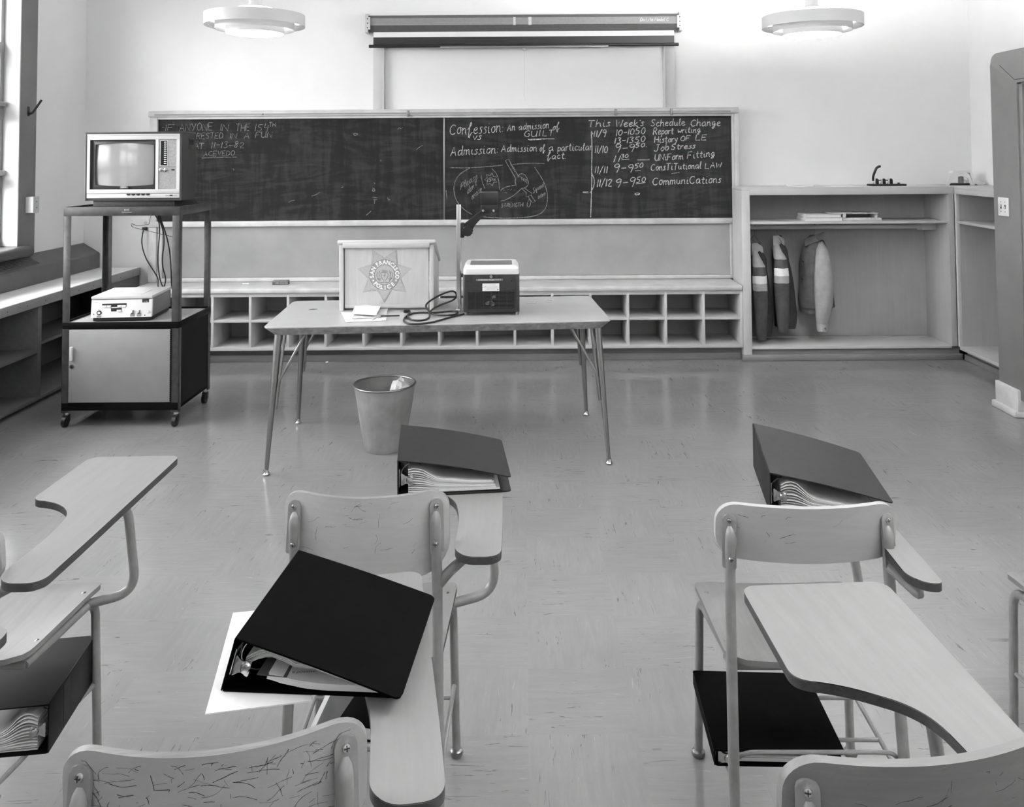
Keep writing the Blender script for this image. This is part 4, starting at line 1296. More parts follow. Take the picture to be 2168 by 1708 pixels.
def sheet_of_paper(name, corners, z0, label, cat, mat=None, th=0.0008, curl=0.0, group=None, lift=None):
    """a sheet over four world corners (x,y), slightly curled"""
    b = MB()
    c = [Vector((x, y, 0)) for x, y in corners]
    n = 8
    vs = []
    for i in range(n + 1):
        for j in range(n + 1):
            u, v = i / n, j / n
            p = (c[0] * (1 - u) + c[1] * u) * (1 - v) + (c[3] * (1 - u) + c[2] * u) * v
            z = z0 + curl * (u - 0.5) ** 2 * 4 * (0.5 + v)
            if lift:
                z += lift(u, v)
            vs.append((p.x, p.y, z))
    k = n + 1
    N0 = len(vs)
    fs = [(i * k + j, (i + 1) * k + j, (i + 1) * k + j + 1, i * k + j + 1) for i in range(n) for j in range(n)]
    b.add(vs + [(x, y, z + th) for x, y, z in vs], [q[::-1] for q in fs] + [tuple(i + N0 for i in q) for q in fs])
    rim = [i * k for i in range(k)] + [n * k + j for j in range(1, k)] + [i * k + n for i in range(n - 1, -1, -1)] + [j for j in range(n - 1, 0, -1)]
    b.add(vs + [(x, y, z + th) for x, y, z in vs], [(rim[i], rim[(i + 1) % len(rim)], N0 + rim[(i + 1) % len(rim)], N0 + rim[i]) for i in range(len(rim))])
    o = b.build(name, mat or M['paper'])
    return tag(o, label, cat, group)


q2 = lambda *ps: [tuple(wt(x, y, TZ)[:2]) for x, y in ps]
sheet_of_paper('paper_sheet', q2((732, 683), (817, 679), (820, 662), (722, 662)), TZ + 0.001, 'lowest white sheet of the papers in front of the lectern, spread to the left', 'paper', curl=0.002)
sheet_of_paper('paper_sheet', q2((745, 677), (815, 673), (822, 656), (757, 655)), TZ + 0.004, 'small middle slip showing right of the folded note before the lectern', 'paper', M['paper2'], curl=0.003)
sheet_of_paper('folded_note', q2((745, 670), (796, 673), (806, 659), (753, 655)), TZ + 0.014, 'folded white note lying on top of the papers in front of the lectern', 'paper', th=0.003, lift=lambda u, v: 0.012 * v)
b = MB(); p0, p1 = wt(787, 678, TZ + 0.011), wt(812, 664, TZ + 0.011); b.tube([p0, p0.lerp(p1, 0.06), p1], [0.001, 0.0036, 0.0036], 8); tag(b.build('pencil', M['trim']), 'light pencil lying across the papers in front of the lectern', 'pencil')
b = MB(); p0, p1 = wt(806, 669, TZ + 0.009), wt(846, 668, TZ + 0.009); b.cyl(p0, p1, 0.0042, 10); tag(b.build('marker_pen', M['black']), 'dark pen lying right of the papers in front of the lectern', 'pen')
b = MB(); p0, p1 = wt(1115, 642, TZ + 0.003), wt(1136, 639, TZ + 0.003); b.box(-0.028, 0.028, -0.01, 0.01, 0, 0.003, 0.001); b.v = [tuple(Matrix.Translation(((p0.x + p1.x) / 2, (p0.y + p1.y) / 2, TZ + 0.001)) @ Matrix.Rotation(0.3, 4, 'Z') @ Vector(p)) for p in b.v]
tag(b.build('paper_strip', M['trim']), 'small crumpled strip on the table right of the projector', 'scrap')
b = MB(); p0 = wt(1163, 637, TZ + 0.002); b.tube([(p0.x + 0.022 * cos(a * pi / 10), p0.y + 0.03 * sin(a * pi / 10), TZ + 0.0025) for a in range(21)], 0.0018, 6); tag(b.build('rubber_band', M['trim']), 'rubber band on the table near its far right end', 'rubber band')
b = MB(); p0, p1 = wt(654, 655, TZ + 0.0015), wt(672, 654, TZ + 0.0015); b.tube([p0, p0.lerp(p1, 0.5), p1], [0.0008, 0.0022, 0.0008], 6); tag(b.build('pencil_lead', M['ink']), 'tiny dark splinter on the left half of the table', 'scrap')

# ---------------------------------------------------------------- waste bin
bx_, by_ = -0.785, 4.775
t = thing('waste_bin', 'round dented grey metal wastebasket under the table', 'waste bin', (bx_, by_, 0))
H = 0.352
fl = lambda a, z: (-0.012 if 0.03 < z < H - 0.03 and (a * 14 / (2 * pi)) % 1 > 0.5 else 0.0) + 0.010 * sin(3 * a + 9 * z) * (1 - z / H) + 0.008 * sin(5 * a - 20 * z)
prof = [(0.0, 0.004), (0.108, 0.0), (0.112, 0.008)] + [(0.112 + (0.168 - 0.112) * k / 14, 0.008 + (H - 0.012) * k / 14) for k in range(1, 15)]
b = MB(); b.lathe(prof + [(r - 0.003, z) for r, z in prof[:2:-1]] + [(0.106, 0.012), (0.0, 0.012)], n=112, wob=fl); b.build('bin_body', M['can'], t, smooth=25)
b = MB(); b.tube([(0.169 * (1 + fl(a, H)) * cos(a), 0.169 * (1 + fl(a, H)) * sin(a), H) for a in [2 * pi * k / 64 for k in range(65)]], 0.0055, 8); b.build('rim', M['steel_d'], t)


def crumple(name, c, r, label, cat, mat, seed, sq=(1, 1, 1)):
    bmx = bmesh.new()
    bmesh.ops.create_icosphere(bmx, subdivisions=3, radius=r)
    rg = random.Random(seed)
    ax = [(Vector((rg.uniform(-1, 1), rg.uniform(-1, 1), rg.uniform(-1, 1))).normalized(), rg.uniform(3, 9), rg.uniform(0, 6)) for _ in range(7)]
    for v in bmx.verts:
        d = v.co.normalized()
        k = 1 + sum(0.10 * (1 - abs(((d.dot(a) * f + p) % 2) - 1)) for a, f, p in ax) - 0.35
        v.co = Vector((d.x * sq[0], d.y * sq[1], d.z * sq[2])) * r * k
    bb = MB(); bb.bm(bmx)
    o = bb.build(name, mat, smooth=12, loc=c)
    return tag(o, label, cat)


crumple('crumpled_bag', (bx_ + 0.085, by_ + 0.03, 0.275), 0.085, 'crumpled pale wrapper standing up at the right inside the wastebasket', 'litter', M['paper'], 4, (0.7, 0.8, 1.15))
crumple('crumpled_paper', (bx_ + 0.0, by_ - 0.02, 0.20), 0.075, 'ball of crumpled paper low in the middle of the wastebasket', 'litter', M['paper'], 9, (1.1, 1, 0.8))

# ---------------------------------------------------------------- television cart
t = thing('television_cart', 'tall dark metal cart on casters with a pale locking cabinet door', 'cart', (-2.443, 5.43, 0))
hx_, hy_ = 0.352, 0.258
def angle_post(x, y, sx, sy, z0, z1):
    b = MB(); b.box(x, x - sx * 0.045, y, y - sy * 0.003, z0, z1, 0.001); b.box(x, x - sx * 0.003, y, y - sy * 0.04, z0, z1, 0.001); return b
for sx in (-1, 1):
    for sy in (-1, 1):
        angle_post(sx * hx_, sy * hy_, sx, sy, 0.085, 1.315).build('post', M['cart'], t)
        x, y = sx * (hx_ - 0.022), sy * (hy_ - 0.022)
        b = MB(); b.cyl((x, y, 0.080), (x, y, 0.098), 0.021, 20, 1); b.cyl((x, y, 0.07), (x, y, 0.08), 0.017, 20, 1)
        b.prism(rpoly([(-0.02, -0.012, 0.01), (0.014, -0.012, 0.006), (0.016, 0.034, 0.004), (-0.016, 0.034, 0.004)]), -0.016, 0.016, 0.002)
        k0 = len(b.v) - 0
        cs = b.build('caster', [M['black'], M['steel']], t)
        for v in cs.data.vertices:
            if abs(v.co.z) <= 0.0165 and v.co.length < 0.06:
                v.co = Vector((x + v.co.z, y + v.co.x, 0.036 + v.co.y))
        b = MB(); b.cyl((x - 0.011, y - 0.012, 0.031), (x + 0.011, y - 0.012, 0.031), 0.031, 24); b.cyl((x - 0.0125, y - 0.012, 0.031), (x + 0.0125, y - 0.012, 0.031), 0.012, 12); b.build('wheel', M['black'], cs)
b = MB()
b.box(-hx_ + 0.002, hx_ - 0.002, -hy_ - 0.001, -hy_ + 0.004, 1.262, 1.316, 0.001); b.box(-hx_ + 0.002, hx_ - 0.002, hy_ - 0.004, hy_ + 0.001, 1.262, 1.316, 0.001)
b.box(-hx_ - 0.001, -hx_ + 0.004, -hy_, hy_, 1.262, 1.316, 0.001); b.box(hx_ - 0.004, hx_ + 0.001, -hy_, hy_, 1.262, 1.316, 0.001)
b.box(-hx_, hx_, -hy_, hy_, 1.300, 1.304)
tr = b.build('top_tray', M['cart'], t)
b = MB(); b.text('HVC', 0.016, Matrix.Translation((0.03, -hy_ - 0.0016, 1.297)) @ Matrix.Rotation(pi / 2, 4, 'X')); b.box(0.0, 0.06, -hy_ - 0.0016, -hy_ - 0.001, 1.2825, 1.2845)
b.build('maker_mark', M['trim'], tr, smooth=0)
b = MB(); b.box(-hx_ + 0.004, hx_ - 0.004, -hy_ + 0.004, hy_ - 0.004, 0.606, 0.612); b.build('shelf_board', wood('cart_shelf', 0.60, 'X', 0.06, 0.5, 1.0), t)
b = MB()
for (a0, a1, b0, b1) in ((-hx_ + 0.002, hx_ - 0.002, -hy_ - 0.002, -hy_ + 0.006), (-hx_ + 0.002, hx_ - 0.002, hy_ - 0.006, hy_ + 0.002), (-hx_ - 0.002, -hx_ + 0.006, -hy_, hy_), (hx_ - 0.006, hx_ + 0.002, -hy_, hy_)):
    b.box(a0, a1, b0, b1, 0.584, 0.624, 0.002)
b.build('shelf_rim', M['cartbody'], t)
b = MB()
b.box(-hx_ + 0.003, hx_ - 0.003, hy_ - 0.008, hy_ - 0.004, 0.11, 0.60); b.box(hx_ - 0.010, hx_ - 0.003, -hy_ + 0.004, hy_ - 0.004, 0.10, 0.60); b.box(-hx_ + 0.003, -hx_ + 0.008, -hy_ + 0.004, hy_ - 0.004, 0.10, 0.60); b.box(-hx_ + 0.003, hx_ - 0.003, -hy_ + 0.004, hy_ - 0.004, 0.11, 0.116)
b.box(-hx_ + 0.003, hx_ - 0.003, -hy_ - 0.001, -hy_ + 0.004, 0.098, 0.142, 0.001)
b.build('cabinet', M['cartbody'], t)
b = MB(); b.box(-hx_ + 0.045, hx_ - 0.048, -hy_ - 0.006, -hy_ + 0.008, 0.146, 0.580, 0.003); dr_ = b.build('door', M['cartdoor'], t)
b = MB(); b.box(-hx_ + 0.057, -hx_ + 0.073, -hy_ - 0.024, -hy_ - 0.004, 0.398, 0.480, 0.004); b.build('door_handle', M['trim'], dr_)
b = MB(); b.cyl((-hx_ + 0.066, -hy_ - 0.012, 0.362), (-hx_ + 0.066, -hy_ - 0.004, 0.362), 0.0125, 20); b.cyl((-hx_ + 0.066, -hy_ - 0.0135, 0.362), (-hx_ + 0.066, -hy_ - 0.011, 0.362), 0.006, 12, 1); b.box(-hx_ + 0.065, -hx_ + 0.067, -hy_ - 0.0145, -hy_ - 0.013, 0.358, 0.366, 0, 1); b.build('lock', [M['steel'], M['black']], dr_)
b = MB()
for k in range(36):
    z = 0.152 + 0.0118 * k
    b.cyl((hx_ - 0.047, -hy_ - 0.004, z), (hx_ - 0.047, -hy_ - 0.004, z + 0.0062), 0.0042, 8)
b.box(hx_ - 0.048, hx_ - 0.046, -hy_ - 0.004, -hy_, 0.150, 0.578)
b.build('piano_hinge', M['cartbody'], dr_)
b = MB(); b.box(0.02, 0.17, -0.05, 0.16, 1.262, 1.300, 0.003); b.build('cord_tray', M['black'], t)

# ---------------------------------------------------------------- television
t = thing('television', 'boxy tube television with silvery front on top of the cart', 'television', (-2.405, 5.235, 1.304), R(-1.0))
wn = wood('tv_walnut', 0.20, 'Z', 0.05, 0.45, 1.4)
b = MB(); b.box(-0.265, 0.245, 0.03, 0.38, 0.0, 0.046, 0.004); b.build('plinth', M['blackm'], t)
b = MB()
b.box(-0.294, 0.298, 0.0, 0.20, 0.046, 0.062); b.box(-0.298, 0.300, -0.006, 0.205, 0.455, 0.468, 0.002)
b.box(-0.296, -0.286, -0.004, 0.2, 0.046, 0.457); b.box(0.288, 0.300, -0.004, 0.2, 0.046, 0.457)
b.box(-0.288, 0.29, 0.03, 0.20, 0.06, 0.456)
b.box(-0.24, 0.24, 0.20, 0.40, 0.07, 0.43, 0.04)
b.build('cabinet', wn, t)
# side handle recess
b = MB(); b.box(0.2995, 0.3015, 0.10, 0.17, 0.385, 0.425, 0, 0); b.box(0.2995, 0.304, 0.095, 0.175, 0.422, 0.43, 0.002, 1); b.box(0.2995, 0.303, 0.095, 0.175, 0.36, 0.388, 0.002, 1); b.build('side_handle', [M['void'], M['blackm']], t)
sv = newmat('silver_bezel', 0.78, 0.35)
b = MB()
F0, F1 = -0.006, 0.03
fx0, fx1, fz0, fz1 = -0.286, 0.288, 0.090, 0.455
sx0, sx1, sz0_, sz1_ = -0.268, 0.138, 0.116, 0.420
px0, px1 = 0.156, 0.268
b.box(fx0, fx1, F0, F1, sz1_, fz1, 0.002); b.box(fx0, fx1, F0, F1, fz0, sz0_, 0.002)
b.box(fx0, sx0, F0 + 0.0005, F1, sz0_ - 0.004, sz1_ + 0.004); b.box(sx1, px0, F0 + 0.0005, F1, sz0_ - 0.004, sz1_ + 0.004); b.box(px1, fx1, F0 + 0.0005, F1, sz0_ - 0.004, sz1_ + 0.004)
b.box(fx0, fx1, F0 + 0.001, F1, 0.062, 0.088, 0.002); b.box(fx0, fx1, F0 - 0.003, F0 + 0.002, 0.447, 0.455, 0.001)
b.build('bezel', sv, t)
b = MB()   # dark tube surround, funnelling in
def rr(x0, x1, z0, z1, y, bow=0.0):
    P_ = []
    for k in range(16): u = k / 16; P_.append((x0 + (x1 - x0) * u, y, z0 - bow * (1 - (2 * u - 1) ** 2)))
    for k in range(16): u = k / 16; P_.append((x1 + bow * 0.4 * (1 - (2 * u - 1) ** 2), y, z0 + (z1 - z0) * u))
    for k in range(16): u = k / 16; P_.append((x1 + (x0 - x1) * u, y, z1 + bow * (1 - (2 * u - 1) ** 2)))
    for k in range(16): u = k / 16; P_.append((x0 - bow * 0.4 * (1 - (2 * u - 1) ** 2), y, z1 + (z0 - z1) * u))
    return P_
b.loft([rr(sx0, sx1, sz0_, sz1_, F0 + 0.001), rr(sx0 + 0.002, sx1 - 0.002, sz0_ + 0.002, sz1_ - 0.002, 0.012), rr(sx0 + 0.018, sx1 - 0.004, sz0_ + 0.012, sz1_ - 0.014, 0.010, 0.006), rr(sx0 + 0.030, sx1 - 0.016, sz0_ + 0.026, sz1_ - 0.028, 0.004, 0.008), rr(sx0 + 0.034, sx1 - 0.020, sz0_ + 0.030, sz1_ - 0.032, 0.022, 0.008)], cap=False)
b.v = b.v
b.build('tube_surround', newmat('tube_surround', 0.25, 0.35), t, smooth=40)
b = MB()
cs_ = MB()
ax0, ax1, az0, az1 = sx0 + 0.030, sx1 - 0.016, sz0_ + 0.024, sz1_ - 0.026
b.sheet([ax0 + (ax1 - ax0) * k / 24 for k in range(25)], lambda s: az0 - 0.008 * (1 - ((2 * s - ax0 - ax1) / (ax1 - ax0)) ** 2), lambda s: az1 + 0.008 * (1 - ((2 * s - ax0 - ax1) / (ax1 - ax0)) ** 2),
        lambda s, z: (s, 0.020 - 0.014 * (1 - ((2 * s - ax0 - ax1) / (ax1 - ax0)) ** 2) - 0.004 * (1 - ((2 * z - az0 - az1) / (az1 - az0)) ** 2), z), lambda s, z: (0, 0.006, 0), 16)
scr = newmat('picture_tube_glass', 0.56, 0.12); scr.node_tree.nodes['Principled BSDF'].inputs['Coat Weight'].default_value = 0.15
b.build('screen', scr, t, smooth=80)
b = MB(); b.box(-0.082, -0.032, -0.001, 0.006, sz0_ + 0.004, sz0_ + 0.018, 0.001); b.text('SONY', 0.0125, Matrix.Translation((-0.057, -0.0016, sz0_ + 0.011)) @ Matrix.Rotation(pi / 2, 4, 'X'), 1); b.build('name_plate', [newmat('name_plate_grey', 0.4, 0.4), M['white']], t)
b = MB(); b.box(px0 + 0.001, px1 - 0.001, -0.002, F1, sz0_ + 0.001, sz1_ - 0.001); b.box(px0 + 0.002, px1 - 0.002, -0.0026, 0, 0.2505, 0.2520, 0, 1)
b.build('control_panel', [paint('control_panel_grey', 0.56, 0.5, 0.05, 90.0), M['black']], t, smooth=0)
b = MB(); b.box(px0 + 0.010, px0 + 0.056, -0.004, 0, 0.258, 0.414, 0.002); b.box(px0 + 0.0125, px0 + 0.0535, -0.0045, -0.001, 0.2605, 0.4115, 0.001, 1); ch_ = b.build('channel_strip', [sv, M['void']], t)
for k in range(12):
    z = 0.270 + 0.0119 * k
    b = MB(); b.box(px0 + 0.036, px0 + 0.050, -0.010, -0.0035, z, z + 0.0055, 0.001); b.build('channel_button', M['white'], ch_)
for x in (px0 + 0.017, px0 + 0.046):
    b = MB(); b.lathe([(0.0, 0.0), (0.0115, 0.0), (0.0115, 0.004), (0.008, 0.006), (0.007, 0.016), (0.0, 0.017)], n=20); b.v = [(x + p[0], -0.002 - p[2], 0.233 + p[1]) for p in b.v]; b.box(x - 0.001, x + 0.001, -0.0195, -0.018, 0.232, 0.240, 0, 1); b.build('knob', [M['steel'], M['black']], t)
b = MB(); b.box(px1 - 0.032, px1 - 0.012, -0.0035, -0.001, 0.230, 0.238, 0.001); b.build('tuner_lamp', M['black'], t)
for k in range(5):
    x = -0.026 + 0.030 * k
    b = MB(); b.prism([(0.012 * cos(a), 0.011 * sin(a)) for a in [pi + pi * j / 10 for j in range(11)]], 0, 0.006, 0.001); b.v = [(x + p[0], F0 - 0.004 + p[2], 0.0885 + p[1]) for p in b.v]; b.f = [q[::-1] for q in b.f]; b.build('control_wheel', M['black'], t)
b = MB(); b.box(0.228, 0.247, F0 - 0.0004, F0 + 0.002, 0.0735, 0.0815, 0, 0); b.box(0.202, 0.224, F0 - 0.0003, F0 + 0.002, 0.0755, 0.0795, 0, 1); b.box(0.251, 0.274, F0 - 0.0003, F0 + 0.002, 0.0755, 0.0795, 0, 1); b.build('badge', [M['ink'], M['sash']], t, smooth=0)

# ---------------------------------------------------------------- video recorder
t = thing('video_recorder', 'white-fronted video cassette recorder on the middle shelf of the cart', 'video recorder', (-2.475, 5.245, 0.612), R(5))
b = MB(); b.box(-0.17, 0.17, 0.012, 0.36, 0.004, 0.030, 0.003); b.build('base', M['black'], t)
b = MB(); b.prism([(0.02, 0.026), (0.365, 0.026), (0.365, 0.134), (0.028, 0.134)], -0.178, 0.178, 0.002); b.v = [(z, x, y) for (x, y, z) in b.v]; b.build('case', newmat('recorder_case_grey', 0.42, 0.45), t)
b = MB(); b.prism([(0.0, 0.026), (0.022, 0.026), (0.030, 0.132), (0.014, 0.132)], -0.180, 0.180, 0.0015); b.v = [(z, x, y) for (x, y, z) in b.v]; b.build('front_panel', M['white'], t)
b = MB(); b.box(-0.181, 0.181, 0.008, 0.37, 0.136, 0.154, 0.004); b.box(-0.07, 0.10, 0.09, 0.24, 0.154, 0.1548, 0, 0)
for (x, ) in ((-0.072,), (0.102,)):
    b.box(x - 0.0008, x + 0.0008, 0.04, 0.24, 0.1541, 0.1546, 0, 1)
b.build('lid', [paint('recorder_lid', 0.80, 0.4, 0.02, 10.0), M['sash']], t)
fy = lambda z: 0.014 * (z - 0.026) / 0.106
def fbox(x0_, x1_, z0_, z1_, d, mats, nm):
    b = MB(); y = fy((z0_ + z1_) / 2); b.box(x0_, x1_, y - d, y + 0.003, z0_, z1_, 0.0008); return b.build(nm, mats, t)
fbox(-0.116, 0.028, 0.082, 0.110, 0.001, M['black'], 'key_panel'); fbox(-0.062, 0.001, 0.056, 0.084, 0.001, M['black'], 'key_panel')
for (x0_, x1_) in ((-0.114, -0.090), (-0.086, -0.062), (-0.024, -0.001), (0.001, 0.026)):
    fbox(x0_, x1_, 0.086, 0.099, 0.006, M['white'], 'key')
fbox(-0.026, -0.001, 0.060, 0.072, 0.006, M['white'], 'key')
fbox(0.120, 0.160, 0.107, 0.132, 0.001, M['black'], 'counter_window')
b = MB(); b.text('1118', 0.012, Matrix.Translation((0.140, fy(0.118) - 0.0016, 0.117)) @ Matrix.Rotation(pi / 2, 4, 'X')); b.build('counter_digits', M['white'], t, smooth=0)
b = MB(); b.text('SONY', 0.008, Matrix.Translation((-0.150, fy(0.117) - 0.0012, 0.117)) @ Matrix.Rotation(pi / 2, 4, 'X')); b.build('lettering', M['sash'], t, smooth=0)
b = MB(); b.cyl((-0.130, fy(0.055) - 0.004, 0.056), (-0.130, fy(0.055) + 0.003, 0.056), 0.014, 24, 0); b.cyl((-0.130, fy(0.055) - 0.006, 0.056), (-0.130, fy(0.055), 0.056), 0.008, 20, 1); b.build('dial', [M['black'], M['white']], t)
fbox(-0.144, -0.117, 0.028, 0.040, 0.001, M['sash'], 'dial_label')
for x in (0.067, 0.106):
    fbox(x - 0.014, x + 0.014, 0.028, 0.046, 0.001, M['sash'], 'switch_label'); fbox(x - 0.009, x + 0.006, 0.046, 0.051, 0.004, M['black'], 'switch_slot'); fbox(x + 0.001, x + 0.006, 0.048, 0.068, 0.012, M['steel_d'], 'switch_lever')
b = MB(); b.cyl((0.158, fy(0.058) - 0.010, 0.058), (0.158, fy(0.058) + 0.002, 0.058), 0.008, 18); b.build('power_knob', M['white'], t)
for (x, z) in ((-0.162, 0.048), (0.140, 0.036)):
    b = MB(); b.cyl((x, fy(z) - 0.001, z), (x, fy(z) + 0.002, z), 0.0035, 10); b.build('jack', M['black'], t)
for (x, y) in ((-0.14, 0.04), (0.14, 0.04), (-0.14, 0.33), (0.14, 0.33)):
    b = MB(); b.cyl((x, y, 0.0), (x, y, 0.006), 0.012, 12); b.build('foot', M['black'], t)

# cables behind the cart shelf, wire hanger hung under the cart top
def cable(name, pts, r, label, mat=None):
    b = MB(); b.tube(smooth_line(pts, 3), r, 8); return tag(b.build(name, mat or M['black']), label, 'cable')
cable('video_cable', [(-2.400, 5.52, 1.255), (-2.390, 5.60, 1.18), (-2.415, 5.61, 0.95), (-2.400, 5.62, 0.80), (-2.370, 5.63, 0.74), (-2.450, 5.625, 0.70)], 0.0042, 'leftmost black cable hanging from the cart top to the recorder')
cable('video_cable', [(-2.370, 5.50, 1.25), (-2.345, 5.57, 1.10), (-2.385, 5.60, 0.92), (-2.360, 5.64, 0.80), (-2.405, 5.63, 0.72), (-2.390, 5.628, 0.68)], 0.0042, 'middle black cable hanging from the cart top to the recorder')
cable('power_cord', [(-2.350, 5.48, 1.25), (-2.315, 5.56, 1.05), (-2.325, 5.62, 0.85), (-2.340, 5.66, 0.74), (-2.300, 5.70, 0.66), (-2.290, 5.71, 0.60), (-2.300, 5.715, 0.30), (-2.320, 5.72, 0.006)], 0.0045, 'rightmost black cord dropping from the cart top behind the recorder')
cd = cable('mains_cable', [(-3.16, 7.085, 1.02), (-3.16, 7.06, 1.00), (-3.17, 7.055, 0.90), (-3.12, 7.03, 0.78), (-3.04, 6.98, 0.70), (-2.97, 6.93, 0.63), (-2.90, 6.75, 0.602), (-2.85, 6.66, 0.60), (-2.82, 6.655, 0.30), (-2.80, 6.60, 0.006), (-2.6, 6.30, 0.006)], 0.005, 'dark cord from the wall outlet down over the ledge to the floor')
b = MB(); b.box(-3.178, -3.142, 7.082, 7.110, 1.008, 1.034, 0.004); b.build('plug', M['black'], cd)
b = MB()
b.tube(fillet([(-2.385, 5.45, 1.262), (-2.405, 5.46, 1.185), (-2.50, 5.50, 1.175), (-2.545, 5.51, 1.19), (-2.535, 5.51, 1.165), (-2.20, 5.40, 1.105), (-2.155, 5.38, 1.10), (-2.165, 5.385, 1.12), (-2.19, 5.40, 1.255)], 0.012, 4), 0.0022, 6)
b.tube(smooth_line([(-2.385, 5.45, 1.262), (-2.36, 5.45, 1.268), (-2.19, 5.40, 1.262), (-2.19, 5.40, 1.255)], 1), 0.0022, 6)
tag(b.build('wire_hanger', M['steel']), 'bent wire coat hanger dangling under the top of the television cart', 'hanger')
# ---------------------------------------------------------------- things in and on the coat closet
CT = 1.3455
SH = 1.0755
sheet_of_paper('loose_paper', [(1.80, 6.74), (1.93, 6.74), (1.93, 6.90), (1.80, 6.90)], SH, 'loose sheet at the left end of the closet shelf', 'paper', M['paper2'])
sheet_of_paper('loose_paper', [(2.03, 6.735), (2.27, 6.735), (2.22, 6.93), (1.98, 6.95)], SH, 'loose sheet left of the two stacked books on the closet shelf', 'paper', M['paper2'], curl=0.004)


def book(name, x0, x1, y0, y1, z, h, label, cover, rz=0.0, group=None):
    t = thing(name, label, 'book', ((x0 + x1) / 2, (y0 + y1) / 2, z), rz, group)
    a, d = (x1 - x0) / 2, (y1 - y0) / 2
    b = MB(); b.box(-a, a, -d, d, 0, 0.004, 0.001); b.box(-a, a, -d, d, h - 0.004, h, 0.001); b.box(-a, -a + 0.004, -d, d, 0.002, h - 0.002, 0.001); b.build('cover', cover, t)
    b = MB(); b.box(-a + 0.0045, a - 0.006, -d + 0.004, d - 0.004, 0.0042, h - 0.0042); b.build('pages', M['paper'], t, smooth=0)
    return t


book('paperback_book', 2.205, 2.51, 6.73, 6.93, SH, 0.027, 'lower of the two pale books stacked on the closet shelf', M['paper2'])
book('paperback_book', 2.215, 2.50, 6.735, 6.93, SH + 0.0275, 0.027, 'upper of the two pale books stacked on the closet shelf', M['paper2'], 0.02)
t = thing('file_box', 'flat open carton lying on the closet shelf right of the books', 'box', (2.63, 6.85, SH), -0.05)
b = MB(); b.box(-0.112, 0.19, -0.11, 0.11, 0.0, 0.022, 0.003); b.build('base', M['trim'], t)
b = MB(); b.box(-0.112, -0.085, -0.11, 0.11, 0.022, 0.055, 0.004); b.box(0.155, 0.165, -0.09, 0.11, 0.022, 0.05, 0.002); b.box(-0.08, 0.15, 0.09, 0.105, 0.022, 0.05, 0.002); b.build('wall', M['trim'], t)
b = MB(); b.prism(rpoly([(-0.20, -0.105, 0.01), (0.17, -0.105, 0.01), (0.16, 0.11, 0.02), (-0.19, 0.11, 0.02)]), 0.0555, 0.062, 0.002); b.build('lid', M['paper2'], t)

t = thing('hole_punch', 'black lever three-hole punch on top of the coat closet', 'hole punch', (2.905, 6.84, CT), R(-3))
b = MB(); b.prism(rpoly([(-0.145, -0.05, 0.02), (0.12, -0.05, 0.02), (0.15, -0.03, 0.02), (0.15, 0.03, 0.02), (0.12, 0.05, 0.02), (-0.145, 0.05, 0.02)]), 0.0, 0.016, 0.004); b.build('base', M['black'], t)
for x in (-0.085, -0.03, 0.025):
    b = MB(); b.prism(rpoly([(-0.016, 0.016, 0), (0.022, 0.016, 0), (0.018, 0.055, 0.012), (0.004, 0.062, 0.01), (-0.008, 0.04, 0.01)]), -0.012, 0.012, 0.002); b.v = [(x + p[0], p[2], p[1]) for p in b.v]; b.f = [q[::-1] for q in b.f]
    b.cyl((x - 0.012, -0.016, 0.016), (x - 0.012, -0.016, 0.055), 0.006, 10, 1)
    b.build('punch_head', [M['black'], M['steel']], t)
b = MB(); b.cyl((-0.105, 0.0, 0.045), (0.045, 0.0, 0.045), 0.006, 12); b.build('cross_bar', M['steel_d'], t)
b = MB(); b.tube(smooth_line([(-0.105, 0.0, 0.042), (-0.108, -0.005, 0.075), (-0.092, -0.01, 0.12), (-0.078, -0.012, 0.150), (-0.050, -0.014, 0.158)], 2), [0.013] * 3 + [0.010] * 14 if False else 0.010, 10); b.build('lever', M['black'], t)
b = MB(); b.cyl((0.095, 0, 0.016), (0.095, 0, 0.026), 0.010, 14); b.build('stop_knob', M['black'], t)

t = thing('tape_dispenser', 'white arched tape dispenser at the corner end of the closet top', 'tape dispenser', (3.52, 6.90, CT), R(0))
b = MB()
b.prism(rpoly([(-0.125, 0.0, 0), (-0.105, 0.06, 0.03), (-0.075, 0.085, 0.03), (-0.02, 0.10, 0.02), (0.06, 0.10, 0.03), (0.095, 0.0, 0), (0.07, 0.0, 0), (0.055, 0.06, 0.02), (0.0, 0.075, 0.03), (-0.06, 0.06, 0.03), (-0.10, 0.0, 0)]), 0.0, 0.006, 0.001); b.v = [(p[0], -0.03 - p[2], p[1]) for p in b.v]; b.f = [q[::-1] for q in b.f]
b.prism(rpoly([(-0.075, 0.098, 0), (-0.06, 0.116, 0.01), (0.08, 0.116, 0.015), (0.095, 0.09, 0.01), (0.11, 0.0, 0), (0.094, 0.0, 0), (0.07, 0.102, 0)]), 0.0, 0.07, 0.002); n_ = 0
b.v = b.v[:len(b.v)]
o_ = b.build('shell', M['white'], t)
for v in o_.data.vertices:
    if v.co.z <= 0.0705 and v.co.y > -0.028 and v.co.y >= 0:
        v.co = Vector((v.co.x, -0.036 + v.co.z, v.co.y))
b = MB(); b.prism(rpoly([(-0.09, -0.03, 0.02), (0.085, -0.03, 0.02), (0.085, 0.03, 0.02), (-0.09, 0.03, 0.02)]), 0.0, 0.016, 0.004); b.build('base', M['black'], t)
b = MB(); b.cyl((0.012, 0.0, 0.0165), (0.012, 0.0, 0.068), 0.021, 20); b.cyl((0.012, 0, 0.068), (0.012, 0, 0.074), 0.013, 16, 1); b.build('post', [paint('dull_brass', 0.45, 0.4, 0.05, 40.0), M['black']], t)
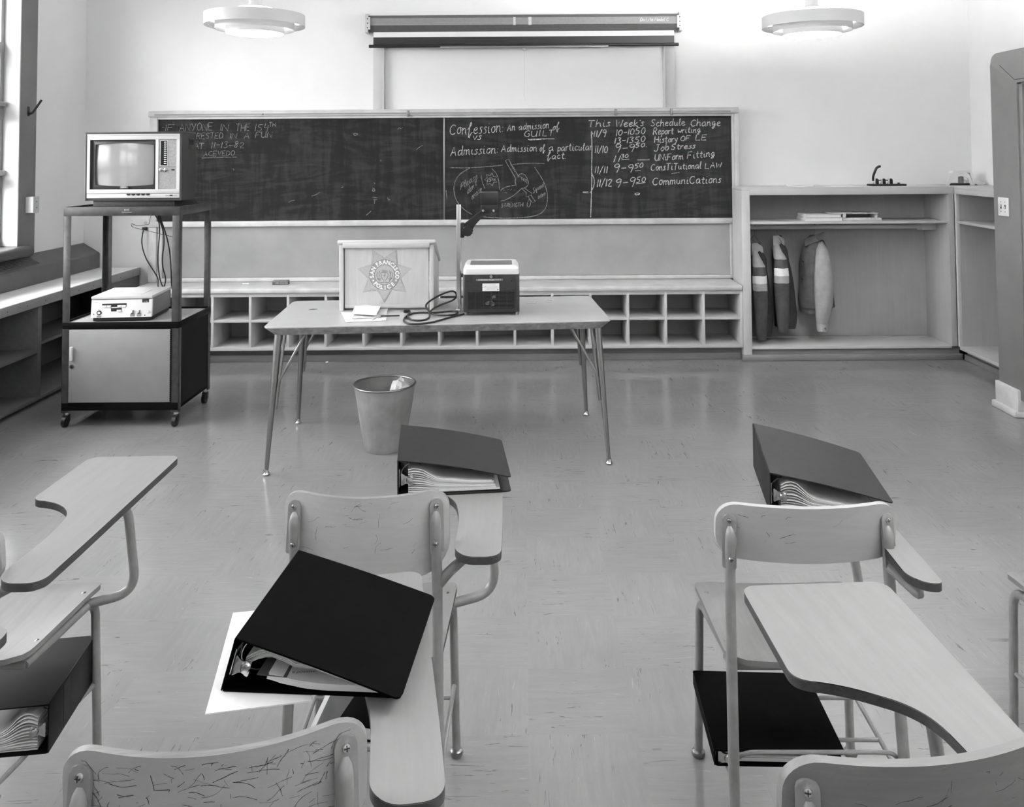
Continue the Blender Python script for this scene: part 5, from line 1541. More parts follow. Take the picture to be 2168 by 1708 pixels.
sheet_of_paper('memo_sheet', [(3.62, 6.86), (3.715, 6.86), (3.715, 7.05), (3.63, 7.06)], CT, 'loose pale sheet behind the tape dispenser in the corner', 'paper', M['paper2'], curl=0.03)
sheet_of_paper('loose_paper', [(2.08, 6.76), (2.28, 6.72), (2.33, 6.90), (2.12, 6.95)], CT, 'curled sheet lying on the closet top left of the hole punch', 'paper', M['paper'], curl=0.012)
sheet_of_paper('loose_paper', [(2.42, 6.74), (2.66, 6.76), (2.64, 6.95), (2.40, 6.93)], CT, 'flat sheet on the closet top just left of the hole punch', 'paper', M['paper'])


# jackets: lofted cloth with folds
def cloth_loft(secs, n=28, seed=1, fold=0.06, mats=0):
    """secs: (cx, cy, cz, rx, ry, tilt)"""
    rg = random.Random(seed)
    ph = [rg.uniform(0, 6.28) for _ in range(6)]
    out = []
    for i, (x, y, z, rx, ry) in enumerate(secs):
        ring = []
        for k in range(n):
            a = 2 * pi * k / n
            f = 1 + fold * (sin(5 * a + ph[0] + 0.5 * i) * 0.5 + sin(8 * a + ph[1] - 0.7 * i) * 0.35 + sin(3 * a + ph[2] + 0.9 * i) * 0.4)
            ring.append((x + rx * f * cos(a), y + ry * f * sin(a), z + 0.0015 * sin(4 * a + ph[3] + i)))
        out.append(ring)
    b = MB(); b.loft(out, mats)
    return b


def dens(secs, k=3):
    out = []
    for a, c in zip(secs, secs[1:]):
        for j in range(k):
            t_ = j / k
            out.append(tuple(a[i] * (1 - t_) + c[i] * t_ for i in range(5)))
    out.append(secs[-1])
    return out


jk_dark, jk_mid, jk_lite, jk_white = (paint('jacket_navy', 0.17, 0.9, 0.03, 20.0), paint('jacket_slate', 0.26, 0.9, 0.03, 20.0), paint('jacket_grey', 0.62, 0.9, 0.03, 20.0), paint('jacket_stripe', 0.90, 0.8, 0.02, 20.0))
jk_tan = paint('jacket_tan', 0.60, 0.85, 0.03, 20.0)
jk_brown = paint('jacket_body', 0.34, 0.85, 0.04, 20.0)


def hanger(x, label):
    b = MB()
    b.tube(smooth_line([(x, 6.912, 1.028), (x, 6.925, 1.040), (x, 6.948, 1.028), (x, 6.944, 1.000), (x, 6.93, 0.98), (x, 6.93, 0.952)], 2), 0.0022, 6)
    b.tube(fillet([(x, 6.93, 0.952), (x, 6.80, 0.90), (x, 7.06, 0.90), (x, 6.93, 0.952)], 0.01, 3), 0.0022, 6)
    return tag(b.build('coat_hanger', M['steel_d']), label, 'hanger', 'wire hangers on the closet rod')


def striped_jacket(x, label, seed, zt, wide):
    t = thing('jacket', label, 'jacket', (x, 6.93, 0), 0, 'striped jackets on the closet rod')
    body = dens([(0.03, 0.01, zt + 0.0, 0.02, 0.03), (0.03, 0.01, zt - 0.05, 0.032, 0.06), (0.04, 0.02, zt - 0.12, 0.05, 0.13), (0.055, 0.03, zt - 0.25, 0.068 * wide, 0.125), (0.07, 0.03, zt - 0.45, 0.085 * wide, 0.12), (0.08, 0.03, zt - 0.62, 0.09 * wide, 0.12), (0.075, 0.03, zt - 0.735, 0.082 * wide, 0.115)])
    cloth_loft(body, 30, seed, 0.07).build('body', jk_dark, t, smooth=60)
    sl = [(-0.005, -0.02, zt - 0.04, 0.012, 0.02), (-0.005, -0.06, zt - 0.10, 0.032, 0.05), (0.0, -0.115, zt - 0.165, 0.047, 0.05), (0.0, -0.125, zt - 0.172, 0.048, 0.05), (0.0, -0.135, zt - 0.235, 0.054, 0.05), (0.0, -0.137, zt - 0.24, 0.055, 0.05), (0.002, -0.140, zt - 0.295, 0.057, 0.05), (0.002, -0.140, zt - 0.300, 0.057, 0.05), (0.003, -0.140, zt - 0.352, 0.058, 0.05), (0.003, -0.140, zt - 0.357, 0.058, 0.05),
          (0.005, -0.14, zt - 0.46, 0.056, 0.048), (0.008, -0.135, zt - 0.58, 0.051, 0.045), (0.010, -0.13, zt - 0.69, 0.044, 0.04), (0.012, -0.13, zt - 0.745, 0.036, 0.035)]
    mats = [1, 1, 1, 0, 0, 2, 2, 1, 1, 0, 0, 0, 0]
    cloth_loft(sl, 30, seed + 3, 0.05, mats).build('sleeve', [jk_mid, jk_lite, jk_white], t, smooth=60)
    b = MB()
    b.sheet([-0.05 + 0.1 * k / 10 for k in range(11)], lambda s: -0.035 - 0.3 * abs(s), lambda s: 0.035 - 0.25 * s, lambda s, v: (0.012 + s * 0.9, -0.045 - 0.12 * (0.035 - v), zt - 0.03 + v * 1.1 - 0.4 * abs(s)), lambda s, v: (0, -0.004, 0), 6)
    b.build('collar', jk_lite, t, smooth=60)
    return t


striped_jacket(1.858, 'dark jacket with white-striped sleeve nearest the left side of the closet', 5, 0.885, 0.7)
striped_jacket(2.030, 'dark jacket with white-striped sleeve, second from the left in the closet', 11, 0.945, 0.95)
hanger(1.86, 'wire hanger of the jacket nearest the closet side panel')
hanger(2.045, 'wire hanger of the second striped jacket')
t = thing('jacket', 'dark jacket with plain light sleeve hanging alone, rightmost in the closet', 'jacket', (2.35, 6.93, 0), 0)
body = dens([(0.0, 0.02, 0.945, 0.03, 0.03), (0.0, 0.02, 0.90, 0.075, 0.06), (0.005, 0.03, 0.83, 0.10, 0.10), (0.01, 0.03, 0.72, 0.118, 0.115), (0.012, 0.03, 0.58, 0.132, 0.12), (0.012, 0.03, 0.44, 0.142, 0.12), (0.01, 0.03, 0.37, 0.138, 0.118), (0.01, 0.03, 0.36, 0.125, 0.11), (0.01, 0.03, 0.325, 0.122, 0.108)])
cloth_loft(body, 36, 21, 0.07).build('body', jk_brown, t, smooth=60)
sl = dens([(0.035, -0.03, 0.90, 0.015, 0.03), (0.03, -0.075, 0.84, 0.045, 0.05), (0.025, -0.115, 0.75, 0.062, 0.05), (0.025, -0.125, 0.64, 0.074, 0.05), (0.022, -0.125, 0.52, 0.076, 0.052), (0.02, -0.12, 0.40, 0.068, 0.048), (0.012, -0.115, 0.31, 0.055, 0.042), (0.008, -0.11, 0.255, 0.042, 0.035)])
cloth_loft(sl, 34, 25, 0.035).build('sleeve', jk_tan, t, smooth=60)
b = cloth_loft([(0.006, -0.11, 0.262, 0.040, 0.034), (0.006, -0.11, 0.255, 0.044, 0.036), (0.008, -0.11, 0.20, 0.042, 0.035), (0.008, -0.11, 0.197, 0.036, 0.03)], 30, 2, 0.02); cf = b.build('cuff', jk_tan, t, smooth=50)
b = MB(); b.cyl((0.018, -0.151, 0.228), (0.018, -0.144, 0.228), 0.007, 12); b.build('snap_button', M['steel'], cf)
b = MB()
b.sheet([-0.13 + 0.15 * k / 12 for k in range(13)], lambda s: -0.03, lambda s: 0.03, lambda s, v: (s + 0.035, -0.06 + 0.25 * v - 0.03 * sin(12 * s), 0.935 + 0.42 * (s + 0.02) + v * 0.9), lambda s, v: (0, -0.005, 0), 6)
b.build('collar', jk_brown, t, smooth=60)
for z, x in ((0.86, -0.088), (0.74, -0.115), (0.60, -0.125)):
    b = MB(); b.cyl((x, -0.02, z), (x, -0.055, z), 0.006, 10); b.build('snap_button', M['black'], t)
hanger(2.35, 'wire hanger of the rightmost jacket')

# ---------------------------------------------------------------- tablet-arm chairs
TABLET = [(0.205, -0.30), (0.235, -0.335), (0.315, -0.335), (0.315, -0.20), (0.303, 0.445), (0.03, 0.435), (0.035, 0.115), (0.115, 0.095), (0.185, 0.03), (0.205, -0.09)]


def scribble(mb, w_, z0, z1, yfun, seed, n, mat):
    rg = random.Random(seed)
    for _ in range(n):
        x, z = rg.uniform(-w_, w_), rg.uniform(z0, z1)
        pts = [(x, z)]
        d = rg.choice([0.0, 0.1, 0.25, 3.0, 1.4, 1.8, 0.6]) + rg.uniform(-0.2, 0.2)
        for _ in range(rg.randint(1, 5)):
            d += rg.uniform(-0.45, 0.45)
            l = rg.uniform(0.003, 0.013)
            x, z = min(w_, max(-w_, x + l * cos(d))), min(z1, max(z0, z + 0.7 * l * sin(d)))
            pts.append((x, z))
        mb.ribbon(smooth_line([(a, yfun(a, c) - 0.0007, c) for a, c in pts], 1), rg.uniform(0.0003, 0.0008), (0, -1, 0), mat, 0.8)


def chair(label, x, y, rz=0.0, sw=0.40, back_y=-0.20, back_w=0.405, back_top=0.805, back_h=0.145, drop=0.0, tab=(0, 0), tab_rear=0.0, notch=0.0, tab_rot=0.0, marks=6, seed=1, heavy=False, tz=0.70, rack=True, left=0.0, bmat='back', nl=0.0, arm_z=None):
    t = thing('tablet_arm_chair', label, 'chair', (x, y, 0), rz, 'tablet-arm classroom chairs')
    hs = sw / 2
    # seat
    b = MB()
    N_ = 22
    ys_ = [-0.185 + 0.385 * k / N_ for k in range(N_ + 1)]

    def half(s):
        u = (s + 0.185) / 0.385
        h_ = hs * (0.93 + 0.07 * u)
        e = 0.200 - s
        if e < 0.05:
            h_ -= 0.05 - math.sqrt(max(0, 0.05 ** 2 - (0.05 - e) ** 2))
        e = s + 0.185
        if e < 0.04:
            h_ -= 0.04 - math.sqrt(max(0, 0.04 ** 2 - (0.04 - e) ** 2))
        return h_

    def sz(s, q):
        z = 0.432 - 0.012 * math.exp(-((s + 0.05) / 0.12) ** 2) * (1 - (q / hs) ** 2)
        z += 0.010 * (abs(q) / hs) ** 3
        if s > 0.10:
            z -= 0.9 * (s - 0.10) ** 2
        if s < -0.12:
            z += 1.2 * (s + 0.12) ** 2
        return z
    b.sheet(ys_, lambda s: -half(s), half, lambda s, q: (q, s, sz(s, q)), lambda s, q: (0, 0, 0.013), 20, 0, 1)
    st = b.build('seat', [M['seat'], M['plyedge'] if not heavy else M['seat']], t, smooth=50)
    for sx in (-1, 1):
        for yy in (-0.10, 0.12):
            b = MB(); zz = sz(yy, sx * (hs - 0.025)) + 0.0125; b.lathe([(0.0, 0.0025), (0.004, 0.002), (0.0065, 0.0), (0.0, -0.001)], (sx * (hs - 0.025), yy, zz), 12); b.build('rivet', M['steel_d'], st)
    # backrest
    bw = back_w / 2
    rr_ = min(0.05, back_h * 0.42)
    th = 0.012 if not heavy else 0.016

    def ztop(s):
        e = bw - abs(s)
        return back_top - (rr_ - math.sqrt(max(0, rr_ ** 2 - max(0, rr_ - e) ** 2)) if e < rr_ else 0) - 0.010 * (1 - (s / bw) ** 2) * (0 if heavy else 1)

    def zbot(s):
        e = bw - abs(s)
        return back_top - back_h + (rr_ - math.sqrt(max(0, rr_ ** 2 - max(0, rr_ - e) ** 2)) if e < rr_ else 0) - drop * (1 - abs(s / bw) ** 2.2)

    def yb(s, z):
        return back_y + 0.075 * (s / bw) ** 2 * 0.62 - 0.10 * (z - back_top + back_h) + 0.012
    ss = [-bw + back_w * (0.5 - 0.5 * cos(pi * k / 36)) for k in range(37)]
    b = MB()
    b.sheet(ss, zbot, ztop, lambda s, z: (s, yb(s, z), z), lambda s, z: (0, th, 0), 14, 0, 1)
    scribble(b, bw * 0.9, back_top - back_h * 0.85, back_top - 0.02, yb, seed, marks, 2)
    bk = b.build('backrest', [M[bmat], M['ply_band'] if not heavy else M[bmat], M['ink']], t, smooth=50)
    # rear uprights with flattened bracket ends
    ux = bw - 0.030
    for sx in (-1, 1):
        zt = back_top - 0.022
        yt = yb(ux, zt) - 0.010
        foot = Vector((sx * (ux + 0.014), back_y - 0.035, 0.012))
        kn = Vector((sx * (ux + 0.002), yb(ux, back_top - back_h) - 0.014, back_top - back_h - 0.02))
        top = Vector((sx * ux, yb(ux, zt - 0.058) - 0.016, zt - 0.058))
        pth = fillet([foot, kn, top], 0.08, 8)
        up_ = Vector((0, yb(ux, zt) - yb(ux, zt - 0.1), 0.1)).normalized()
        pth += [top + up_ * 0.010 + Vector((0, 0.0025, 0)), top + up_ * 0.020 + Vector((0, 0.006, 0)), top + up_ * 0.028 + Vector((0, 0.010, 0))]
        b = MB(); b.tube(pth, [0.0128] * (len(pth) - 3) + [0.0122, 0.0100, 0.0055], 16)
        lg = b.build('rear_leg', M['tube'], t)
        # bracket plate on the back of the backrest
        pl = rpoly([(-0.016, -0.105, 0.004), (0.016, -0.105, 0.004), (0.0165, 0.015, 0.016), (-0.0165, 0.015, 0.016)], 8)
        b = MB(); b.prism(pl, -0.0015, 0.0055, 0.0015)
        sl_ = math.atan2(yb(ux, zt) - yb(ux, zt - 0.1), 0.1)
        yaw = sx * math.atan2(yb(bw, zt) - yb(ux, zt), bw - ux) * 0.9
        Mt = Matrix.Translation((sx * ux, yb(ux, zt - 0.012) - 0.0005, zt - 0.018)) @ Matrix.Rotation(yaw, 4, 'Z') @ Matrix.Rotation(sl_, 4, 'X') @ Matrix.Rotation(pi / 2, 4, 'X')
        b.v = [tuple(Mt @ Vector(p)) for p in b.v]
        br = b.build('bracket', M['tube'], lg)
        for k_, dz in enumerate((0.0, -0.082)):
            if -dz > back_h - 0.03:
                continue
            b = MB(); b.lathe([(0.0065, 0.0), (0.0055, 0.003), (0.002, 0.0042), (0.0, 0.0042)], n=14); b.box(-0.004, 0.004, -0.0007, 0.0007, 0.0038, 0.0046, 0, 1); b.box(-0.0007, 0.0007, -0.004, 0.004, 0.0038, 0.0046, 0, 1)
            if k_ == 0:
                b.v = [tuple(Mt @ Vector((p[0], p[1], p[2] + 0.0055))) for p in b.v]
            else:
                zs = zt - 0.018 + dz
                ps = top.lerp(kn, (top.z - zs) / max(1e-4, top.z - kn.z)) + Vector((0, -0.0125, 0))
                b.v = [tuple(ps + Vector((p[0], -p[2], p[1]))) for p in b.v]
            b.build('screw', [M['steel'], M['black']], lg)
        b = MB(); b.lathe([(0.0, 0.0), (0.015, 0.0), (0.018, 0.006), (0.0165, 0.014), (0.0128, 0.018), (0.0, 0.019)], (foot.x, foot.y, 0), 18); b.build('glide', M['steel_d'], lg)
    for sx in (-1, 1):
        b = MB()
        b.tube(fillet([(sx * (hs - 0.006), 0.163, 0.012), (sx * (hs - 0.014), 0.158, 0.417), (sx * (hs - 0.044), -0.12, 0.4025)], 0.05, 8), 0.0115, 14)
        lg = b.build('front_leg', M['tube'], t)
        b = MB(); b.lathe([(0.0, 0.0), (0.015, 0.0), (0.018, 0.006), (0.0165, 0.014), (0.0118, 0.018), (0.0, 0.019)], (sx * (hs - 0.006), 0.163, 0), 18); b.build('glide', M['steel_d'], lg)
    b = MB(); b.tube([(-hs + 0.024, 0.10, 0.406), (hs - 0.024, 0.10, 0.406)], 0.009, 10); b.build('seat_brace', M['tube'], t)
    b = MB(); b.tube([(-hs + 0.040, -0.12, 0.402), (hs - 0.040, -0.12, 0.402)], 0.009, 10); b.build('seat_brace', M['tube'], t)
    if rack:
        for sx in (-1, 1):
            b = MB(); b.tube([(sx * (hs - 0.010), 0.160, 0.190), (sx * (ux + 0.010), back_y - 0.024, 0.190)], 0.0058, 8); b.build('rack_rail', M['tube'], t)
        b = MB(); b.tube([(-hs + 0.012, 0.10, 0.190), (hs - 0.012, 0.10, 0.190)], 0.0048, 8); b.build('rack_rod', M['tube'], t)
        b = MB(); b.tube([(-hs + 0.012, -0.06, 0.190), (hs - 0.012, -0.06, 0.190)], 0.0048, 8); b.build('rack_rod', M['tube'], t)
        b = MB(); b.tube(fillet([(-hs + 0.020, back_y + 0.03, 0.190), (-hs + 0.03, back_y - 0.01, 0.26), (hs - 0.03, back_y - 0.01, 0.26), (hs - 0.020, back_y + 0.03, 0.190)], 0.05), 0.0048, 8); b.build('rack_hoop', M['tube'], t)
    # tablet and its tubular arm
    poly = []
    rads = [0.03, 0.03, 0.085, 0.2, 0.035, 0.035, 0.03, 0.05, 0.06, 0.10]
    for i, (px, py) in enumerate(TABLET):
        if py < -0.15:
            py += tab_rear
        elif py < 0.12 and i >= 6:
            py += notch
        if i in (5, 6, 7):
            px += left
        if i in (0, 1, 8, 9):
            px += nl
        poly.append((px, py, rads[i]))
    ca, sa = cos(tab_rot), sin(tab_rot)
    pts = [(0.25 + (a - 0.25) * ca - c * sa + tab[0], (a - 0.25) * sa + c * ca + tab[1], r) for a, c, r in poly]
    P2 = rpoly(pts, 10)
    b = MB(); b.prism(P2, tz - 0.019, tz - 0.0022, 0.0015, 0, 0); tbm = b.build('tablet', M['plyedge'], t)
    b = MB(); b.prism(P2, tz - 0.0019, tz, 0.0006, 0, 1); b.build('tablet_top', [M['laminate'], M['ink']], tbm, smooth=0)
    tx, ty = tab
    ry = -0.335 + tab_rear + ty
    zz = tz - 0.0315
    zlo = arm_z or max(0.53, back_top - back_h - 0.05)
    arm = [(ux, yb(ux, zlo) - 0.018, zlo), (ux + 0.03, min(yb(ux, zlo) + 0.03, ry + 0.06), zz - 0.03), (0.262 + tx, max(ry + 0.12, back_y + 0.10), zz), (0.270 + tx, 0.165, zz), (0.292 + tx * 0.7, 0.175, 0.425), (hs - 0.02, 0.125, 0.418)]
    b = MB(); b.tube(fillet(arm, [0.03, 0.05, 0.055, 0.075], 9), 0.0122, 14); b.build('tablet_arm', M['tube'], t)
    return t


chA = chair('chair with a tall scuffed backrest in the middle column, charcoal binder on its tablet', -0.381, 2.20, 0, sw=0.385, back_y=-0.185, back_w=0.392, back_top=0.832, back_h=0.182, drop=0.042, tab=(0.006, -0.0), tab_rear=0.12, notch=0.08, marks=26, seed=3, bmat='back_a')
chB = chair('front tablet-arm chair with a heavily scratched backrest at the bottom left of the picture', -0.452, 1.352, R(9.0), sw=0.40, back_y=-0.185, back_w=0.405, back_top=0.832, back_h=0.165, drop=0.032, tab=(0.0, 0.085), tab_rear=0.10, notch=0.06, marks=170, seed=8, bmat='back')
chC = chair('tablet-arm chair in the right column with an upright plain backrest and empty wooden seat', 0.660, 2.19, R(-0.5), sw=0.42, back_y=-0.195, back_w=0.426, back_top=0.798, back_h=0.130, tab=(-0.068, 0.02), tab_rear=-0.02, tab_rot=R(-2.5), nl=0.045, arm_z=0.656, marks=10, seed=5, heavy=True, left=0.06)
chD = chair('front right tablet-arm chair with an empty pale tablet in the foreground', 0.540, 1.385, R(8.0), sw=0.42, back_y=-0.20, back_w=0.43, back_top=0.792, back_h=0.150, tab=(-0.067, 0.005), tab_rear=0.03, tab_rot=R(-7), marks=30, seed=12, heavy=True, left=-0.04, bmat='back_d')
chE = chair('tablet-arm chair at the left edge, empty tablet, binder stowed beneath its seat', -1.368, 2.212, 0, sw=0.405, back_y=-0.280, back_w=0.33, back_top=0.785, back_h=0.15, tab=(0.0, 0.0), seed=15, heavy=True)
chF = chair('tablet-arm chair cut off by the right edge, only its front leg and seat corner showing', 1.535, 2.235, 0, sw=0.42, back_y=-0.2, tab=(0.0, 0.0), seed=17, heavy=True)
chG = chair('nearest chair at the left edge, only the front corner of its tablet showing', -1.317, 1.262, 0, sw=0.405, back_y=-0.2, back_w=0.36, tab=(0.005, 0.0), seed=19, heavy=True)

# ---------------------------------------------------------------- ring binders
def binder(name, label, x, y, z, rz, w_, l_, hs_, hf, mat, fill=0.6, open_lift=0.0, bow=0.0, roll=0.0, seed=1, mirror=False, curl=0.02, skew=0.0, label_tape=False, lean=0.0, flare=0.0, split=False):
    """spine along +y at x=0; cover slopes from spine height hs_ to fore-edge height hf"""
    t = thing(name, label, 'binder', (x, y, z), rz)
    if roll:
        t.rotation_euler = (0, roll, rz)
    mx = -1 if mirror else 1

    def fin(b):
        b.v = [(a + lean * d, c, d * (1 + flare * c)) for a, c, d in b.v]
        if mirror:
            b.v = [(-a, c, d) for a, c, d in b.v]; b.f = [q[::-1] for q in b.f]
        return b
    th = 0.003
    b = MB(); b.prism(rpoly([(0, 0, 0.004), (w_, 0, 0.012), (w_, l_, 0.012), (0, l_, 0.004)]), 0, th, 0.001); fin(b).build('back_cover', mat, t)
    b = MB(); b.box(-th, 0.0, 0, l_, 0.001, hs_, 0.001)
    if label_tape:
        b.box(-th - 0.0006, -th, 0.085, 0.125, 0.004, hs_ - 0.006, 0, 1)
    b.box(-th - 0.0004, -th, 0.0, l_, hs_ - 0.006, hs_ - 0.0045, 0, 1) if not label_tape else None
    fin(b).build('spine', [mat, M['binder_m']], t)
    b = MB()
    n = 14
    poly = rpoly([(0, 0, 0.003), (w_, 0, 0.014), (w_, l_, 0.014), (0, l_, 0.003)])
    ss = [(w_ - 0.0125) * k / n for k in range(n + 1)] + [w_ - 0.012 * (1 - sin(pi / 2 * k / 8)) for k in range(1, 9)]
    def clo(s): return 0.0 if w_ - s > 0.012 else 0.012 - math.sqrt(max(0, 0.012 ** 2 - (0.012 - (w_ - s)) ** 2))
    b.sheet(ss, clo, lambda s: l_ - clo(s), lambda s, v: (s, v - skew * s, hs_ - th + (hf - hs_) * (s / w_) + bow * sin(pi * s / w_)), lambda s, v: (0, 0, th), 8)
    fin(b).build('front_cover', mat, t, smooth=40)
    # paper block: leaves bent round the rings
    rg = random.Random(seed)
    b = MB()
    zmax = lambda s: hs_ - 0.004 + (hf - hs_) * (s / w_) + bow * sin(pi * s / w_) - 0.004
    nl = 12
    x0_ = 0.026
    for i in range(nl):
        u = i / (nl - 1)
        e = w_ - 0.028 - 0.010 * rg.random() - 0.02 * u
        pts = []
        for k in range(18):
            s = x0_ + (e - x0_) * k / 17
            zb = 0.0045 + 0.0105 * fill * i * 0.28
            arch = curl * (u ** 1.3) * math.exp(-((s - 0.055) / 0.035) ** 2) + 0.25 * curl * u * math.exp(-((s - 0.12) / 0.06) ** 2)
            lead = 0.02 * u * max(0, 1 - (s - x0_) / 0.03)
            zz = min(zb + arch + lead, zmax(s) - 0.001 * (nl - i))
            pts.append((s, max(zz, 0.0042 + 0.0012 * i)))
        y0_, y1_ = 0.008 + 0.004 * rg.random() + 0.010 * (1 - u) * 0, l_ - 0.010
        vs = []
        for (s, zz) in pts:
            vs += [(s, y0_, zz), (s, y1_, zz), (s, y1_, zz + 0.0026 * fill + 0.0007), (s, y0_, zz + 0.0026 * fill + 0.0007)]
        fs = []
        for k in range(17):
            a, c = 4 * k, 4 * k + 4
            fs += [(a, a + 1, c + 1, c), (a + 1, a + 2, c + 2, c + 1), (a + 2, a + 3, c + 3, c + 2), (a + 3, a, c, c + 3)]
        fs += [(3, 2, 1, 0), (68, 69, 70, 71)]
        b.add(vs, fs, 0 if i % 4 else 1)
    if split:
        b = MB()
        for i in range(9):          # lower stack lying on the back cover
            o_ = 0.0012 * i
            pts = [(0.070 + 0.004 * rg.random() + (0.218 - 0.004 * rg.random()) * k / 17, 0.0044 + o_ + 0.016 * max(0, 1 - k / 9) ** 2) for k in range(18)]
            vs = []
            for (q_, zz) in pts:
                vs += [(q_, 0.006, zz), (q_, l_ - 0.012, zz), (q_, l_ - 0.012, zz + 0.0011), (q_, 0.006, zz + 0.0011)]
            fs = [(3, 2, 1, 0), (68, 69, 70, 71)]
            for k in range(17):
                a, c = 4 * k, 4 * k + 4
                fs += [(a, a + 1, c + 1, c), (a + 1, a + 2, c + 2, c + 1), (a + 2, a + 3, c + 3, c + 2), (a + 3, a, c, c + 3)]
            b.add([(p[0], p[1], p[2]) for p in vs], fs, 0)
        for i in range(9):          # upper bunch arching out of the rings
            u = i / 8
            pts = []
            for k in range(22):
                v = k / 21
                q_ = 0.024 + (0.235 - 0.012 * u) * v
                zz = 0.052 + 0.018 * sin(pi * min(1, v * 2.6)) * (1 if v < 0.385 else 0) + (0.0 if v < 0.385 else -0.036 * (1 - cos(pi * (v - 0.385) / 0.615)) / 2) - 0.0022 * (8 - i) * (0.35 + 0.65 * max(0, 1 - 1.6 * abs(v - 0.25)))
                pts.append((q_, min(zz, zmax(q_) - 0.0015 * (8 - i) * 0.5)))
            vs = []
            for (q_, zz) in pts:
                vs += [(q_, 0.010 + 0.002 * rg.random(), zz), (q_, l_ - 0.012, zz), (q_, l_ - 0.012, zz + 0.0013), (q_, 0.010, zz + 0.0013)]
            fs = [(3, 2, 1, 0), (84, 85, 86, 87)]
            for k in range(21):
                a, c = 4 * k, 4 * k + 4
                fs += [(a, a + 1, c + 1, c), (a + 1, a + 2, c + 2, c + 1), (a + 2, a + 3, c + 3, c + 2), (a + 3, a, c, c + 3)]
            b.add(vs, fs, 1 if i in (0, 4) else 0)
    pg_ = fin(b).build('pages', [M['paper'], M['paper2']], t, smooth=50)
    if split:
        b = MB()
        for s_i, (tx_, ty_) in enumerate((('the best in', 0.135), ('it positive!', 0.131))):
            b.text(tx_, 0.0105, Matrix.Translation((ty_, 0.034 - 0.014 * s_i, 0.0044 + 0.0108 + 0.0112)) @ Matrix.Rotation(R(-4), 4, 'Y'), 0)
        fin(b).build('typed_lines', M['ink'], pg_, smooth=0)
        b = MB(); b.prism(rpoly([(0.052, 0.002, 0.003), (0.105, 0.006, 0.003), (0.10, 0.12, 0.003), (0.052, 0.12, 0.003)]), 0.0285, 0.0292); b.v = [(p[0], p[1], p[2] - 0.10 * (p[0] - 0.052)) for p in b.v]
        fin(b).build('divider_tab', M['binder_g'], pg_)
    # ring mechanism: plate, three rings, booster lever at the near end
    b = MB(); b.box(0.0, 0.004, 0.012, l_ - 0.012, hs_ * 0.22, hs_ * 0.72, 0.002); fin(b).build('ring_plate', M['steel'], t)
    for yy in (0.045, l_ / 2, l_ - 0.045):
        b = MB(); r_ = min(0.030, hs_ * 0.40); b.tube([(0.006 + r_ * (1 - cos(a)) * 1.1, yy, hs_ * 0.46 + r_ * sin(a)) for a in [pi * (k / 20 * 2 - 1) for k in range(21)]][0:21], 0.0016, 6); fin(b).build('ring', M['steel'], t)
    b = MB()
    zc = hs_ * 0.46
    lv = rpoly([(-0.018, -0.004, 0.004), (0.018, -0.004, 0.004), (0.010, -0.016, 0.01), (0.009, -0.022, 0.006), (0.017, -0.036, 0.012), (-0.017, -0.036, 0.012), (-0.009, -0.022, 0.006), (-0.010, -0.016, 0.01)])
    b.prism([(p[0], -p[1]) for p in lv], 0, 0.002, 0.0006)
    b.lathe([(0.010, 0.0), (0.008, 0.004), (0.003, 0.0055), (0.0, 0.0055)], (0, 0.027, 0.002), 14)
    b.v = [(0.003 + p[1], 0.008 - p[2] - 0.25 * p[1], zc + p[0]) for p in b.v]
    fin(b).build('booster_lever', M['steel'], t)
    return t


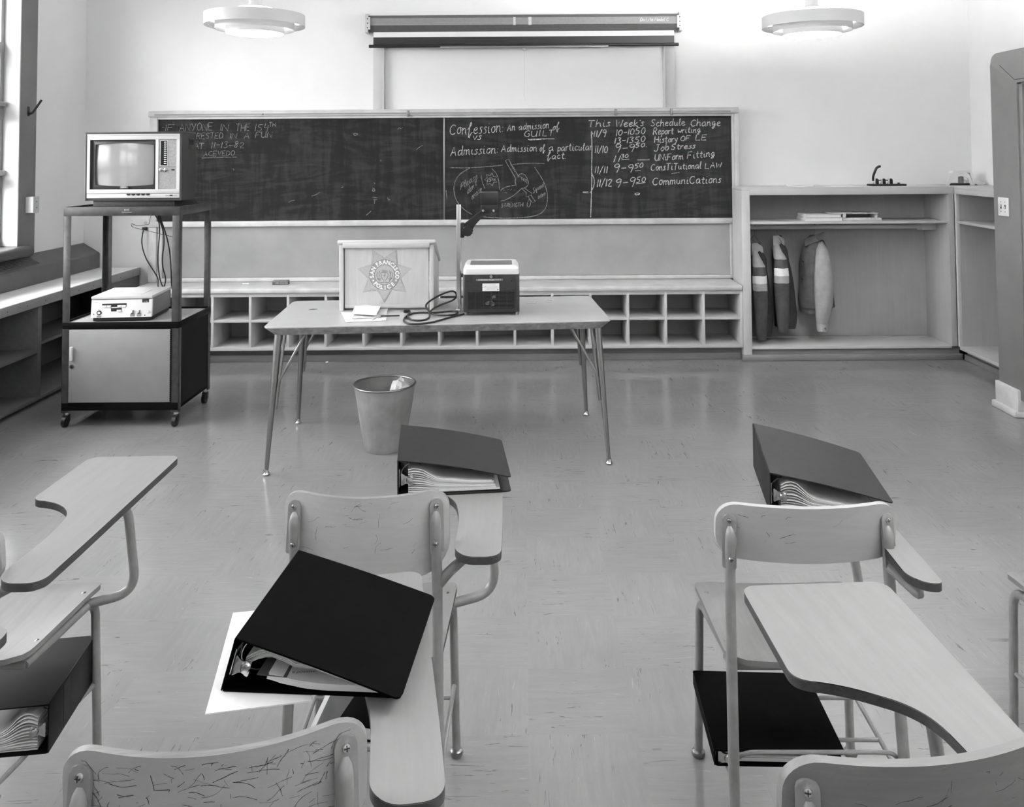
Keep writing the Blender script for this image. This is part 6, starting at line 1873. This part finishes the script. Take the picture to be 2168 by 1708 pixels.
binder('ring_binder', 'charcoal binder with bulging cover on the tablet of the middle chair', -0.345, 2.322, 0.7005, R(6.5), 0.305, 0.305, 0.098, 0.040, M['binder_m'], 0.75, bow=0.006, seed=2, curl=0.035, skew=0.0)
tB = binder('ring_binder', 'big black open binder lying askew on the front left chair tablet', -0.525, 1.495, 0.7035, R(-4.0), 0.312, 0.325, 0.090, 0.026, M['binder'], 0.6, bow=0.002, seed=6, curl=0.05, skew=0.14, lean=0.28, split=True)
binder('ring_binder', 'charcoal binder slanting on the tablet of the right-column chair', 0.620, 2.195, 0.7005, R(-8.0), 0.297, 0.338, 0.106, 0.045, M['binder_m'], 0.65, bow=0.004, seed=11, curl=0.05, flare=0.55)
binder('ring_binder', 'black fat binder with a taped spine stowed under the left chair seat', -1.150, 2.090, 0.1965, R(7), 0.27, 0.295, 0.115, 0.110, M['binder_s'], 0.85, seed=14, mirror=True, curl=0.05, label_tape=True)
binder('ring_binder', 'thin black binder under the seat of the right-column chair', 0.435, 2.035, 0.1965, R(-2), 0.30, 0.305, 0.036, 0.032, M['binder'], 0.25, seed=17, curl=0.0)

b = MB(); b.box(0, 0.170, 0, 0.315, 0, 0.0022)
o = b.build('paper_stack', M['paper'], smooth=0); o.location = (-0.532, 1.438, 0.7006); o.rotation_euler = (0, 0, R(11)); tag(o, 'white papers sticking out under the big black open binder', 'paper')
b = MB(); b.prism(rpoly([(0, 0, 0.02), (0.24, 0, 0.02), (0.24, 0.30, 0.02), (0, 0.30, 0.02)]), 0, 0.0035, 0.001)
t = thing('notebook', 'grey-covered pad on the rack under the middle chair seat', 'notebook', (-0.530, 2.125, 0.1985), R(-4))
b.build('cover', M['binder_g'], t)
b = MB(); b.box(-0.014, 0.232, -0.008, 0.305, -0.006, -0.0002); b.build('pages', M['paper'], t, smooth=0)
t.location.z = 0.203
t = thing('hardback_book', 'dark book lying on the grey pad under the middle chair seat', 'book', (-0.465, 2.125, 0.2075), R(-13))
b = MB(); b.box(0, 0.17, 0, 0.23, 0, 0.003, 0.001); b.box(0, 0.17, 0, 0.23, 0.031, 0.034, 0.001); b.box(-0.003, 0.002, 0, 0.23, 0.001, 0.033, 0.001); b.build('cover', M['binder'], t)
b = MB(); b.box(0.012, 0.165, 0.004, 0.226, 0.0032, 0.0308); b.build('pages', M['paper'], t, smooth=0)
